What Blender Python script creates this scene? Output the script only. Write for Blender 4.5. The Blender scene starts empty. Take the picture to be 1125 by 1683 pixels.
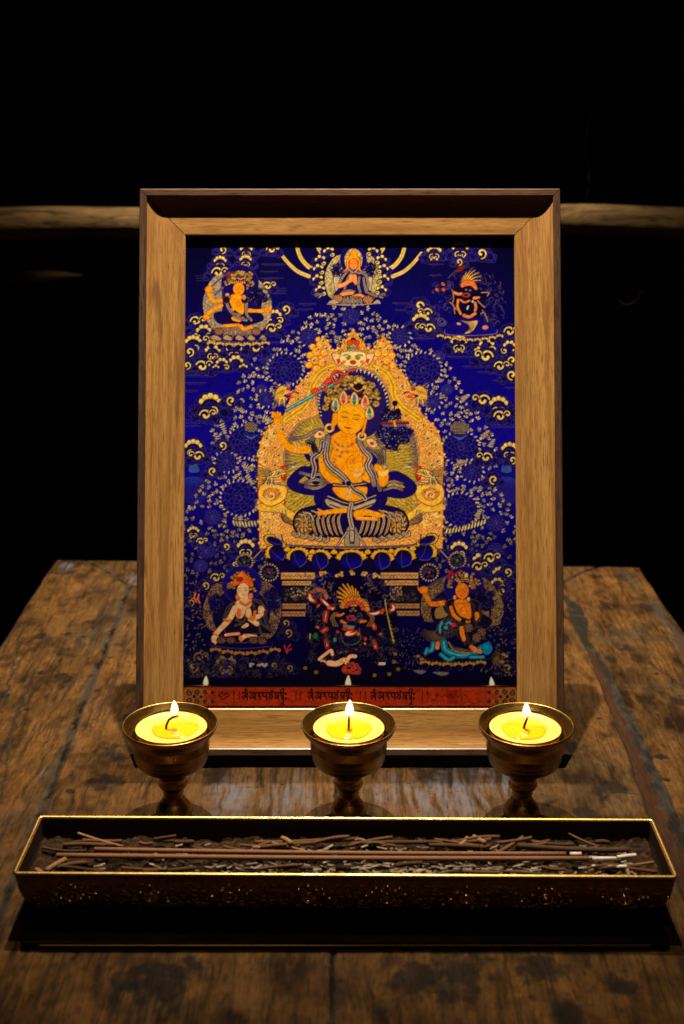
import bpy, bmesh, math, random
import numpy as np
from mathutils import Vector, Matrix
R_ = math.radians
scene = bpy.context.scene
COL = scene.collection

# ================================================================ camera, light, exposure
cam_d = bpy.data.cameras.new("camera"); cam = bpy.data.objects.new("camera", cam_d); COL.objects.link(cam)
cam.location = (0, 0, .40); cam.rotation_euler = (R_(90-17.4), 0, 0)
cam_d.sensor_fit = 'VERTICAL'; cam_d.sensor_height = 36; cam_d.lens = 43.4
cam_d.clip_start = .02; cam_d.clip_end = 50
cam_d.dof.use_dof = True; cam_d.dof.focus_distance = .78; cam_d.dof.aperture_fstop = 9.0
scene.camera = cam
world = bpy.data.worlds.new("World"); scene.world = world; world.use_nodes = True
world.node_tree.nodes["Background"].inputs[0].default_value = (.9, .7, .5, 1)
world.node_tree.nodes["Background"].inputs[1].default_value = .0003
def spot(name, loc, aim, power, size, ang, col, blend=1.0):
    d = bpy.data.lights.new(name, 'SPOT'); o = bpy.data.objects.new(name, d); COL.objects.link(o)
    o.location = loc; o.rotation_euler = (Vector(aim)-Vector(loc)).to_track_quat('-Z', 'Y').to_euler()
    d.energy = power; d.shadow_soft_size = size; d.spot_size = R_(ang); d.spot_blend = blend; d.color = col
    return o
spot("overhead_lamp", (-.01, .951, 1.60), (0, 1.05, .0), 390, .009, 44, (1.0, .80, .55), 1.0)     # grazes the face of the frame
spot("rear_lamp", (.02, 1.61, 2.20), (0, .90, .0), 440, .010, 28, (1.0, .80, .55), 1.0)            # from behind: forward shadows
spot("front_fill", (.10, .10, 1.15), (0, .60, .04), 6.5, .010, 30, (1.0, .78, .52), 1.0)  # added fill from the front, brightens the box face and its glints
scene.view_settings.view_transform = 'Standard'; scene.view_settings.look = 'None'
scene.view_settings.gamma = 1; scene.view_settings.exposure = 0
scene.cycles.use_denoising = True
scene.cycles.caustics_reflective = False; scene.cycles.caustics_refractive = False
scene.cycles.max_bounces = 8; scene.cycles.sample_clamp_indirect = 4

# ================================================================ helpers
def link(o, parent=None):
    COL.objects.link(o)
    if parent is not None: o.parent = parent
    return o
def mesh_obj(name, verts, faces, mat, parent=None, smooth=False, uvs=None):
    m = bpy.data.meshes.new(name); m.from_pydata([tuple(v) for v in verts], [], faces); m.update()
    if uvs is not None:
        l = m.uv_layers.new(name="UVMap")
        vi = np.zeros(len(m.loops), np.int32); m.loops.foreach_get("vertex_index", vi)
        l.data.foreach_set("uv", np.asarray(uvs, np.float32)[vi].ravel())
    if smooth: m.polygons.foreach_set("use_smooth", [True]*len(m.polygons))
    for mm in (mat if isinstance(mat, (list, tuple)) else [mat]): m.materials.append(mm)
    return link(bpy.data.objects.new(name, m), parent)
def empty(name, loc=(0, 0, 0), rot=(0, 0, 0)):
    o = bpy.data.objects.new(name, None); COL.objects.link(o); o.location = loc; o.rotation_euler = rot
    o.empty_display_size = .02; return o
def tag(o, label, cat, group=None, kind=None):
    if label: o["label"] = label
    if cat: o["category"] = cat
    if group: o["group"] = group
    if kind: o["kind"] = kind
    return o
def box_geo(x0, x1, y0, y1, z0, z1):
    v = [(x, y, z) for x in (x0, x1) for y in (y0, y1) for z in (z0, z1)]
    f = [(0, 1, 3, 2), (4, 6, 7, 5), (0, 4, 5, 1), (2, 3, 7, 6), (0, 2, 6, 4), (1, 5, 7, 3)]
    return v, f
def boxo(name, dims, mat, parent=None, bev=0):
    v, f = box_geo(*dims); o = mesh_obj(name, v, f, mat, parent)
    if bev:
        b = o.modifiers.new("bevel", 'BEVEL'); b.width = bev; b.segments = 2
    return o
def lathe(prof, seg=64):
    v, f = [], []
    n = len(prof)
    for k in range(seg):
        a = 2*math.pi*k/seg
        for r, z in prof: v.append((r*math.cos(a), r*math.sin(a), z))
    for k in range(seg):
        k2 = (k+1) % seg
        for i in range(n-1):
            f.append((k*n+i, k2*n+i, k2*n+i+1, k*n+i+1))
    if prof[0][0] < 1e-5 or True:
        f.append(tuple(k*n for k in range(seg))[::-1])
        f.append(tuple(k*n+n-1 for k in range(seg)))
    return v, f
def tube_geo(pts, rad, seg=10, cap=True):
    pts = [Vector(p) for p in pts]; v, f = [], []
    n = len(pts)
    for i, p in enumerate(pts):
        d = (pts[min(i+1, n-1)]-pts[max(i-1, 0)]).normalized()
        s = d.cross(Vector((0, 0, 1)));  s = s if s.length > .05 else d.cross(Vector((1, 0, 0)))
        s.normalize(); t = s.cross(d)
        r = rad[i] if hasattr(rad, '__len__') else rad
        for k in range(seg):
            a = 2*math.pi*k/seg; v.append(p+(s*math.cos(a)+t*math.sin(a))*r)
    for i in range(n-1):
        for k in range(seg):
            k2 = (k+1) % seg; f.append((i*seg+k, i*seg+k2, (i+1)*seg+k2, (i+1)*seg+k))
    if cap: f.append(tuple(range(seg))[::-1]); f.append(tuple((n-1)*seg+k for k in range(seg)))
    return v, f

class NT:
    def __init__(s, name):
        s.m = bpy.data.materials.new(name); s.m.use_nodes = True; s.t = s.m.node_tree; s.t.nodes.clear()
        s.out = s.n('ShaderNodeOutputMaterial')
    def n(s, typ, **kw):
        nd = s.t.nodes.new(typ)
        for k, v in kw.items():
            if k in nd.inputs.keys() if isinstance(k, str) else False: nd.inputs[k].default_value = v
            else: setattr(nd, k, v)
        return nd
    def l(s, a, b): s.t.links.new(a, b)
    def pr(s, col=None, rough=.5, metal=0., spec=.5, **kw):
        p = s.n('ShaderNodeBsdfPrincipled')
        if col is not None:
            if hasattr(col, 'links'): s.l(col, p.inputs['Base Color'])
            else: p.inputs['Base Color'].default_value = (*col, 1)
        if hasattr(rough, 'links'): s.l(rough, p.inputs['Roughness'])
        else: p.inputs['Roughness'].default_value = rough
        p.inputs['Metallic'].default_value = metal; p.inputs['Specular IOR Level'].default_value = spec
        for k, v in kw.items(): p.inputs[k.replace('_', ' ')].default_value = v
        s.l(p.outputs[0], s.out.inputs[0]); s.p = p; return p
    def coord(s, kind='Object', scale=(1, 1, 1), rot=(0, 0, 0)):
        c = s.n('ShaderNodeTexCoord'); m = s.n('ShaderNodeMapping'); m.inputs['Scale'].default_value = scale; m.inputs['Rotation'].default_value = rot
        s.l(c.outputs[kind], m.inputs[0]); return m.outputs[0]
    def noise(s, vec, scale=5., detail=4., rough=.6, dist=0.):
        t = s.n('ShaderNodeTexNoise'); t.inputs['Scale'].default_value = scale; t.inputs['Detail'].default_value = detail
        t.inputs['Roughness'].default_value = rough; t.inputs['Distortion'].default_value = dist; s.l(vec, t.inputs['Vector']); return t.outputs['Fac']
    def ramp(s, fac, stops):
        r = s.n('ShaderNodeValToRGB'); e = r.color_ramp.elements
        while len(e) < len(stops): e.new(.5)
        for q, (p, c) in zip(e, stops): q.position = p; q.color = (*c, 1) if len(c) == 3 else c
        s.l(fac, r.inputs[0]); return r.outputs[0]
    def mixc(s, f, a, b, mode='MIX'):
        m = s.n('ShaderNodeMix', data_type='RGBA', blend_type=mode)
        for sock, v in ((m.inputs[0], f), (m.inputs[6], a), (m.inputs[7], b)):
            if hasattr(v, 'links'): s.l(v, sock)
            elif sock == m.inputs[0]: sock.default_value = v
            else: sock.default_value = (*v, 1)
        return m.outputs[2]
    def bump(s, h, dist, strength=1.):
        b = s.n('ShaderNodeBump'); b.inputs['Distance'].default_value = dist; b.inputs['Strength'].default_value = strength
        s.l(h, b.inputs['Height']); s.l(b.outputs[0], s.p.inputs['Normal'])

def G3(v): return (v, v, v)
def m_plain(name, col, rough=.5, metal=0., spec=.5):
    t = NT(name); t.pr(col, rough, metal, spec)
    n = t.noise(t.coord(), 300); t.bump(n, .0002, .3); return t.m
def m_framewood(name, tone=1.0, dark=False):
    t = NT(name)
    v = t.coord('UV', (6, 150, 1)); n1 = t.noise(v, 1.0, 6, .65, .9)
    v2 = t.coord('UV', (70, 1500, 1)); n2 = t.noise(v2, 1.0, 3, .7)
    v3 = t.coord('UV', (7, 90, 1)); n3 = t.noise(v3, 1.0, 3, .55, 1.6)
    if dark: st = [(.25, (.040, .020, .012)), (.5, (.085, .045, .028)), (.8, (.13, .075, .05))]
    else: st = [(.28, (.17, .075, .022)), (.43, (.34, .175, .052)), (.6, (.44, .245, .075)), (.8, (.52, .30, .10))]
    c = t.ramp(n1, st)
    c = t.mixc(t.ramp(n2, [(.50, G3(0)), (.62, G3(.95))]), c, (.22, .10, .03) if not dark else (.03, .015, .01))
    c = t.mixc(t.ramp(n3, [(.30, G3(.75)), (.40, G3(0))]), c, (.16, .07, .025) if not dark else (.03, .015, .01))
    t.pr(c, .34, 0, .5); t.bump(n2, .0001, .4); return t.m
def m_brass(name, col=(.62, .42, .13), rough=.28, var=.5, bump=.0001, scale=60):
    t = NT(name); v = t.coord(); n = t.noise(v, scale, 5, .65, .4)
    c = t.ramp(n, [(.3, tuple(x*var for x in col)), (.65, col)])
    r = t.ramp(n, [(.3, G3(min(1, rough*1.8))), (.7, G3(rough))])
    t.pr(c, r, 1.0); n2 = t.noise(t.coord('Object', (1, 1, 6)), 420, 2); t.bump(n2, bump, .35); return t.m
# ---------------------------------------------------------------- painting raster (pigment colours, computed here, no file)
PX0, PX1, PY0, PY1, SS = 298.0, 854.0, 396.0, 1170.0, 2
CW, CH = int((PX1-PX0)*SS), int((PY1-PY0)*SS)
CV = np.zeros((CH, CW, 3), np.float32)
rnd = random.Random(7)
nrg = np.random.default_rng(5)

def vnoise(X, Y, seed=0):
    xi = np.floor(X).astype(np.int64); yi = np.floor(Y).astype(np.int64)
    fx = X-xi; fy = Y-yi; fx = fx*fx*(3-2*fx); fy = fy*fy*(3-2*fy)
    def h(a, b):
        n = (a*374761393 + b*668265263 + seed*1442695041) & 0xffffffff
        n = ((n ^ (n >> 13))*1274126177) & 0xffffffff
        return ((n ^ (n >> 16)) & 0xffff)/65535.0
    return (h(xi, yi)*(1-fx)+h(xi+1, yi)*fx)*(1-fy)+(h(xi, yi+1)*(1-fx)+h(xi+1, yi+1)*fx)*fy

def spl(p, closed=False, n=6):
    p = np.asarray(p, float)
    if len(p) < 3: return p
    if closed: q = np.vstack([p[-1], p, p[0], p[1]])
    else: q = np.vstack([2*p[0]-p[1], p, 2*p[-1]-p[-2]])
    t = np.linspace(0, 1, n, endpoint=False)[:, None]
    out = []
    for i in range(1, len(q)-2):
        a, b, c, d = q[i-1], q[i], q[i+1], q[i+2]
        out.append(.5*((2*b)+(c-a)*t+(2*a-5*b+4*c-d)*t*t+(3*b-a-3*c+d)*t**3))
    if not closed: out.append(q[-2][None])
    return np.vstack(out)

def _paint(mask, x0, y0, col, al=1.0):
    h, w = mask.shape
    sub = CV[y0:y0+h, x0:x0+w]
    if callable(col):
        Y, X = np.mgrid[y0:y0+h, x0:x0+w]
        c = col(PX0+(X+.5)/SS, PY0+(Y+.5)/SS)
    else: c = np.asarray(col, np.float32)
    m = (mask*al)[..., None]
    sub += (c-sub)*m

def _bb(xs, ys, pad):
    x0 = max(0, int((xs.min()-PX0)*SS-pad)); x1 = min(CW, int((xs.max()-PX0)*SS+pad)+2)
    y0 = max(0, int((ys.min()-PY0)*SS-pad)); y1 = min(CH, int((ys.max()-PY0)*SS+pad)+2)
    return x0, x1, y0, y1

def polymask(p):
    p = np.asarray(p, float)
    x0, x1, y0, y1 = _bb(p[:, 0], p[:, 1], 1)
    if x1 <= x0 or y1 <= y0: return None
    ys = PY0+(np.arange(y0, y1)+.5)/SS; xs = PX0+(np.arange(x0, x1)+.5)/SS
    m = np.zeros((y1-y0, x1-x0), bool)
    q = np.roll(p, -1, 0)
    for (ax, ay), (bx, by) in zip(p, q):
        if ay == by: continue
        r = ((ys >= min(ay, by)) & (ys < max(ay, by)))
        if not r.any(): continue
        xc = ax+(ys[r]-ay)*(bx-ax)/(by-ay)
        m[r] ^= xs[None, :] > xc[:, None]
    return m, x0, y0

def fill(p, col, edge=None, ew=.8, sm=True, al=1.0):
    p = spl(p, True) if sm else np.asarray(p, float)
    r = polymask(p)
    if r is None: return
    _paint(r[0].astype(np.float32), r[1], r[2], col, al)
    if edge is not None: stroke(np.vstack([p, p[:1]]), ew, edge, sm=False)

def stroke(p, w, col, w1=None, sm=True, taper=False, al=1.0):
    p = spl(p) if sm and len(p) > 2 else np.asarray(p, float)
    n = len(p)
    t = np.linspace(0, 1, n)
    if taper == 'both': W = w*np.sin(np.pi*np.clip(t, .02, .98))**.6
    elif taper: W = w+( (w1 if w1 is not None else w*.15)-w)*t
    else: W = np.full(n, w, float)
    W = W/2
    x0, x1, y0, y1 = _bb(p[:, 0], p[:, 1], W.max()*SS+1)
    if x1 <= x0 or y1 <= y0: return
    M = np.zeros((y1-y0, x1-x0), np.float32)
    for i in range(n-1):
        a, b = p[i], p[i+1]; wm = max(W[i], W[i+1])
        sx = np.array([a[0], b[0]]); sy = np.array([a[1], b[1]])
        u0, u1, v0, v1 = _bb(sx, sy, wm*SS+1)
        if u1 <= u0 or v1 <= v0: continue
        X = PX0+(np.arange(u0, u1)+.5)/SS; Y = PY0+(np.arange(v0, v1)+.5)/SS
        dx, dy = b-a; L = dx*dx+dy*dy+1e-9
        tt = np.clip(((X[None]-a[0])*dx+(Y[:, None]-a[1])*dy)/L, 0, 1)
        d = np.hypot(X[None]-a[0]-tt*dx, Y[:, None]-a[1]-tt*dy)
        ww = W[i]+(W[i+1]-W[i])*tt
        mm = np.clip((ww-d)*SS+.5, 0, 1)
        s = M[v0-y0:v1-y0, u0-x0:u1-x0]
        np.maximum(s, mm, out=s)
    _paint(M, x0, y0, col, al)

def ell(cx, cy, rx, ry=None, col=(0, 0, 0), rot=0, edge=None, ew=.7, al=1.0, n=22):
    ry = rx if ry is None else ry
    a = np.linspace(0, 2*math.pi, n, endpoint=False)
    c, s = math.cos(rot), math.sin(rot)
    x = rx*np.cos(a); y = ry*np.sin(a)
    fill(np.c_[cx+x*c-y*s, cy+x*s+y*c], col, edge, ew, sm=False, al=al)

def T(ox, oy, s):
    def f(*pts): return [(ox+x/s, oy+y/s) for x, y in pts]
    return f

def mix(a, b, t): return tuple(x+(y-x)*t for x, y in zip(a, b))

CREAM = (232, 208, 128); GOLD = (214, 170, 62); NAVY = (14, 8, 40); BLUE = (20, 8, 150); DBLUE = (14, 8, 92)
PALE = (196, 176, 150); LINEB = (70, 62, 150); SKIN = (246, 160, 16); RED = (196, 40, 24); TEAL = (40, 150, 190)
MAUVE = (176, 150, 150); OLIVE = (168, 142, 52); PEACH = (228, 148, 92)

def leaf(x, y, L, a, w, col, edge=NAVY):
    ca, sa = math.cos(a), math.sin(a)
    q = [(0, 0), (.3*L, w*.55), (.65*L, w*.5), (L, 0), (.6*L, -w*.35), (.3*L, -w*.4)]
    p = [(x+u*ca-v*sa, y+u*sa+v*ca) for u, v in q]
    fill(p, edge, sm=False, edge=edge, ew=1.0)
    fill(p, col, sm=False)

def spiral(x, y, r, a0, turns, dirn, n=16, k=.75):
    t = np.linspace(0, 1, n)
    rr = r*(1-k*t); a = a0+dirn*turns*2*math.pi*t
    return np.c_[x+rr*np.cos(a), y+rr*np.sin(a)]

def curl(x, y, r, a0=0., dirn=1, col=CREAM, w=None, turns=.85, tail=0):
    w = w or r*.5
    p = spiral(x, y, r, a0, turns, dirn)
    if tail:
        tx, ty = p[0]; dx, dy = p[0]-p[1]; d = math.hypot(dx, dy)
        p = np.vstack([[tx+dx/d*tail, ty+dy/d*tail], p])
    stroke(p, w+1.6, NAVY, sm=False)
    n = len(p)
    t = np.linspace(0, 1, n)
    stroke(p, w*.55, mix(col, (110, 70, 40), .5), w1=w*1.0, taper=True, sm=False); stroke(p, w*.36, col, w1=w*.66, taper=True, sm=False)
    ell(p[-1][0], p[-1][1], w*.52, w*.52, col)

def scallop(x, y, r, a0, a1, n, b=None, col=CREAM):
    b = b or r*.38
    for k in range(n):
        a = a0+(a1-a0)*(k+.5)/n
        ell(x+r*math.cos(a), y+r*math.sin(a), b+.8, b+.8, NAVY)
    for k in range(n):
        a = a0+(a1-a0)*(k+.5)/n
        ell(x+r*math.cos(a), y+r*math.sin(a), b, b, mix(col, (110, 70, 40), .45)); ell(x+(r+b*.2)*math.cos(a), y+(r+b*.2)*math.sin(a), b*.74, b*.74, col)
    ell(x, y+r*.12, r*.98, r*.82, NAVY); ell(x, y+r*.16, r*.84, r*.68, (20, 12, 112)); stroke(spiral(x, y+r*.1, r*.6, math.pi, .5, 1, n=10), .6, LINEB, sm=False)

def lump(x, y, r, n=6, base=(22, 14, 120), line=LINEB):
    k0 = rnd.random()*6
    for k in range(n):
        a = k0+2*math.pi*k/n; ell(x+r*.55*math.cos(a), y+r*.45*math.sin(a), r*.5, r*.45, base, edge=line, ew=.55)
    for j in range(2):
        stroke(spiral(x, y, r*(.75-.3*j), rnd.random()*6, .7, rnd.choice((-1, 1)), n=12), .6, line, sm=False)
    ell(x, y, r*.4, r*.35, mix(base, (0, 0, 0), .35))

def cloud(x, y, s, kind=0, col=CREAM, flip=1, base=(20, 12, 112), line=LINEB):
    "ornamental cloud about s wide: blue lobes, a row of cream scallops, cream curls"
    lump(x, y, s*.55, 7, base, line); lump(x+flip*s*.5, y+s*.25, s*.34, 5, base, line); lump(x-flip*s*.5, y+s*.2, s*.3, 5, base, line)
    if kind == 0:
        scallop(x, y-s*.02, s*.33, math.pi*1.05, math.pi*1.95, 5, s*.115, col)
        curl(x-s*.13, y+s*.2, s*.17, math.pi*1.6, -1, col, turns=.8); curl(x+s*.13, y+s*.2, s*.17, math.pi*1.4, 1, col, turns=.8)
        scallop(x, y+s*.42, s*.16, math.pi, math.pi*2, 3, s*.07, col)
    elif kind == 1:
        curl(x, y, s*.32, math.pi*(1 if flip > 0 else 0), flip, col, turns=.95)
        curl(x+flip*s*.42, y-s*.12, s*.2, math.pi*(1 if flip > 0 else 0), flip, col)
    elif kind == 2:
        scallop(x, y, s*.28, math.pi*1.0, math.pi*2.0, 4, s*.12, col)
        curl(x+flip*s*.3, y+s*.22, s*.2, math.pi*1.2, flip, col)
        scallop(x-flip*s*.38, y+s*.28, s*.16, math.pi, math.pi*2, 3, s*.08, col)
    else:
        curl(x, y, s*.3, math.pi*.5, -flip, col, turns=.9)

def flower(x, y, r, base=(15, 8, 118), line=(84, 78, 168)):
    for ring, (rr, n) in enumerate(((1.0, 11), (.78, 9), (.55, 8), (.34, 6), (.16, 4))):
        k0 = rnd.random()*6
        for k in range(n):
            a = k0+2*math.pi*k/n
            b = r*.24*(1-.1*ring)
            ell(x+(r*rr-b*.6)*math.cos(a), y+(r*rr-b*.6)*math.sin(a)*.85, b, b*.85, mix(base, BLUE, .18+.12*math.sin(a)), edge=line, ew=.5)
        ell(x, y, r*rr*.8, r*rr*.68, mix(base, (9, 5, 70), .6*(ring % 2)))
    for j in range(3): stroke(spiral(x, y, r*(.3-.08*j), rnd.random()*6, .6, 1, n=9), .5, line, sm=False)

def flowerleaf(x, y, r, n, col=PALE, L=8, seed=0, jit=.25):
    for k in range(n):
        a = 2*math.pi*k/n+rnd.uniform(-jit, jit)*.5
        rr = r*rnd.uniform(.95, 1.12)
        leaf(x+rr*math.cos(a), y+rr*.9*math.sin(a), L*rnd.uniform(.7, 1.15), a+rnd.uniform(-.9, .9), L*.38, mix(col, (90, 80, 150), rnd.random()*.35))

def wavy(x0, x1, y, amp, col=(96, 84, 120), w=.6, per=9):
    xs = np.arange(x0, x1, 1.5)
    stroke(np.c_[xs, y+amp*np.sin(xs/per*2*math.pi)], w, col, sm=False)

def filig(X, Y, a=(222, 168, 82), b=(176, 84, 34), s=2.6, seed=1):
    n = np.sin(X/s*2.1+3*vnoise(X/5, Y/5, seed)*3)*np.sin(Y/s*2.0+3*vnoise(X/5+9, Y/5, seed+3)*3)
    m = np.clip(.5+1.2*n, 0, 1)[..., None]
    return (np.asarray(a)*m+np.asarray(b)*(1-m)).astype(np.float32)

def speck(a, b, s=1.3, seed=3, th=.5):
    def f(X, Y):
        m = np.clip((vnoise(X/s, Y/s, seed)-th)*4+.5, 0, 1)[..., None]
        return (np.asarray(a)*m+np.asarray(b)*(1-m)).astype(np.float32)
    return f

def jewel(x, y, r, col):
    stroke(spiral(x, y, r*1.35, rnd.random()*6, .8, 1, n=10), .8, (250, 215, 130), sm=False)
    ell(x, y, r, r, (250, 214, 130), edge=(150, 60, 20), ew=.5); ell(x+.3, y+.2, r*.62, r*.62, col)
    ell(x-r*.25, y-r*.3, r*.22, r*.22, (240, 225, 190))

def paint():
    # ---- sky gradient of the print
    Y = PY0+(np.arange(CH)+.5)/SS; X = PX0+(np.arange(CW)+.5)/SS
    ks = [396, 430, 500, 600, 700, 820, 900, 960, 1050, 1120, 1170]
    cs = np.array([(10, 8, 66), (11, 8, 80), (12, 8, 112), (14, 6, 150), (17, 8, 168), (16, 8, 160), (12, 6, 112), (10, 6, 86), (8, 5, 62), (6, 4, 42), (6, 4, 40)], float)
    g = np.stack([np.interp(Y, ks, cs[:, i]) for i in range(3)], 1)
    CV[:] = g[:, None, :]
    side = 1-.35*np.clip((np.abs(X-577)-140)/130, 0, 1)[None, :, None]*np.clip(1-(Y-430)/260, 0, 1)[:, None, None]
    CV[:] *= side
    n = vnoise(*np.meshgrid(X*.9, Y*.9), 11)[..., None]*10-5
    CV[:] += n*np.array([.3, .2, 1.0])
    # ---- horizon lines and thin wavy drifts
    for (a, b, y) in ((430, 475, 434), (428, 457, 446), (428, 466, 457), (420, 480, 562), (424, 478, 592), (415, 450, 603), (492, 520, 499), (490, 515, 508), (645, 676, 498), (650, 680, 509), (704, 730, 434), (706, 726, 452), (680, 715, 556), (735, 790, 586), (760, 820, 602), (785, 830, 611), (810, 848, 625), (830, 848, 637), (305, 355, 617), (304, 340, 629), (304, 325, 642), (310, 380, 560), (800, 848, 586)):
        stroke([(a, y), (b, y)], .7, (120, 92, 90)); stroke([(a+5, y+2.5), (b-8, y+2.5)], .5, (60, 54, 110))
    for k in range(3):
        wavy(322, 352, 453+4*k, .8, (70, 66, 140)); wavy(445, 472, 474+4*k, .8, (80, 74, 140)); wavy(304, 330, 690+5*k, 1.2, (90, 80, 130)); wavy(806, 848, 694+4*k, 1.2, (96, 84, 130)); wavy(800, 848, 770+4*k, 1.3, (30, 26, 80))
    # light beams of the top
    for s in (1, -1):
        X_ = lambda p: [(577+s*(x-577), y) for x, y in p]
        for p, w in ((((461, 416), (475, 433), (490, 446), (508, 454)), 6.5), (((487, 398), (493, 420), (505, 436), (520, 445)), 7.5), (((521, 398), (524, 408), (532, 419)), 7)):
            q = X_(p)
            stroke(q, w+1.2, NAVY); stroke(q, w*.8, (226, 196, 110), w1=w, taper=True); stroke(q, w*.25, (160, 120, 60), al=.5)
    # ---- blue rocks at both sides
    for s, cx in ((1, 318), (-1, 832)):
        fill([(cx-22, 815), (cx-18, 790), (cx-4, 783), (cx+14, 786), (cx+24, 800), (cx+22, 822), (cx, 832)], lambda X, Y: np.stack([30+0*X, 24+50*np.clip((800-Y)/30, 0, 1), 150+60*np.clip((800-Y)/30, 0, 1)], -1), edge=(10, 8, 70))
        fill([(cx-8, 775), (cx-2, 755), (cx+3, 755), (cx+10, 775)], (50, 80, 190), edge=(12, 10, 80))
    # ---- foliage round the throne
    fl = [(469, 607, 27), (696, 607, 28), (372, 759, 17), (394, 819, 29), (404, 726, 27), (758, 736, 28), (776, 774, 17), (756, 838, 28), (658, 553, 15), (508, 553, 15), (437, 655, 13), (712, 660, 12), (350, 850, 13), (815, 860, 14), (577, 520, 13), (440, 590, 11), (722, 585, 10), (340, 905, 14), (815, 905, 13), (440, 770, 14), (722, 770, 10), (430, 640, 9), (735, 640, 9), (330, 930, 11)]
    fbound_l = lambda y: np.interp(y, [500, 530, 560, 590, 620, 650, 690, 720, 770, 800, 850, 950, 1100], [560, 498, 470, 425, 402, 385, 352, 350, 350, 330, 302, 302, 302])
    fbound_r = lambda y: np.interp(y, [500, 530, 560, 590, 620, 650, 690, 720, 770, 800, 850, 950, 1100], [590, 640, 675, 728, 745, 765, 792, 812, 812, 815, 850, 850, 850])
    vine = (44, 38, 120)
    for _ in range(330):
        y = rnd.uniform(505, 935); x = rnd.uniform(fbound_l(y), fbound_r(y))
        if 470 < x < 682 and y > 560: continue
        stroke(spiral(x, y, rnd.uniform(4, 9), rnd.random()*6, .7, rnd.choice((-1, 1)), n=10), .6, vine, sm=False)
    pts = []
    tries = 0
    while tries < 9000 and len(pts) < 620:
        tries += 1
        y = rnd.uniform(498, 942); x = rnd.uniform(fbound_l(y), fbound_r(y))
        if 448 < x < 704 and y > 625: continue
        if 514 < x < 646 and y > 570: continue
        if any((x-u)**2+(y-v)**2 < (r*.95)**2 for u, v, r in fl): continue
        if any((x-u)**2+(y-v)**2 < 62 for u, v in pts): continue
        pts.append((x, y))
    for x, y in pts:
        u, v, r = min(fl, key=lambda f: math.hypot(x-f[0], y-f[1])-f[2])
        a0 = math.atan2(y-v, x-u)+.8*math.sin(x*.13+y*.07)+rnd.uniform(-.3, .3)
        dim = 0 if y < 830 else min(.55, (y-830)/150)
        for k in (-1, 0, 1):
            c = mix(mix((226, 208, 160), (92, 82, 160), rnd.random()**1.3*.8), (40, 30, 56), dim)
            leaf(x+1.6*math.cos(a0), y+1.6*math.sin(a0), rnd.uniform(5.5, 8.5)*(1 if k == 0 else .85), a0+k*rnd.uniform(.6, .9), rnd.uniform(2.4, 3.5), c)
    for x, y, r in fl: flower(x, y, r)
    for x, y, r in fl[:12]:
        for k in range(int(r*.9)):
            a = 2*math.pi*k/int(r*.9)
            leaf(x+r*1.02*math.cos(a), y+r*.92*math.sin(a), rnd.uniform(5, 8), a+.6, 3, mix((220, 204, 160), (110, 100, 160), rnd.random()*.4))
    for cx, cy, r in ((413, 702, 11), (756, 703, 16)):     # scaled fruit
        ell(cx, cy, r, r*.75, (20, 10, 60))
        for i in range(-6, 7):
            for j in range(-5, 6):
                u, v = i*2.7+(j % 2)*1.35, j*2.3
                if (u/r)**2+(v/(r*.75))**2 < .9: ell(cx+u, cy+v, 1.05, .85, (176, 160, 130))
        fill([(cx-12, cy+12), (cx, cy+16), (cx+12, cy+12), (cx, cy+20)], (70, 90, 190))
    # long striped leaves
    for (x, y, a, m) in ((386, 672, -1.0, 1), (360, 700, -.5, 1), (352, 718, -.2, 1), (432, 690, -1.2, 1), (400, 770, -1.2, 1), (402, 786, -.8, 1), (390, 850, -.1, 1), (765, 660, -2.4, -1), (800, 720, -2.6, -1), (812, 735, -2.9, -1), (755, 765, -1.9, -1), (790, 850, -2.8, -1), (705, 875, -2.2, -1)):
        for k in range(5):
            leaf(x+k*3.2*math.cos(a+1.57), y+k*3.2*math.sin(a+1.57), 12-k, a+.12*k*m, 3.2, mix((206, 188, 150), (120, 110, 160), .3))
    for k in range(9): leaf(383+k*5, 856-(k-4)**2*.12, 12, 1.25, 3, (214, 196, 140))
    for k in range(13): leaf(733+k*5.2, 878-.18*(k)**1.6*1.6, 12, -1.3, 3.2, (220, 200, 128))
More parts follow.
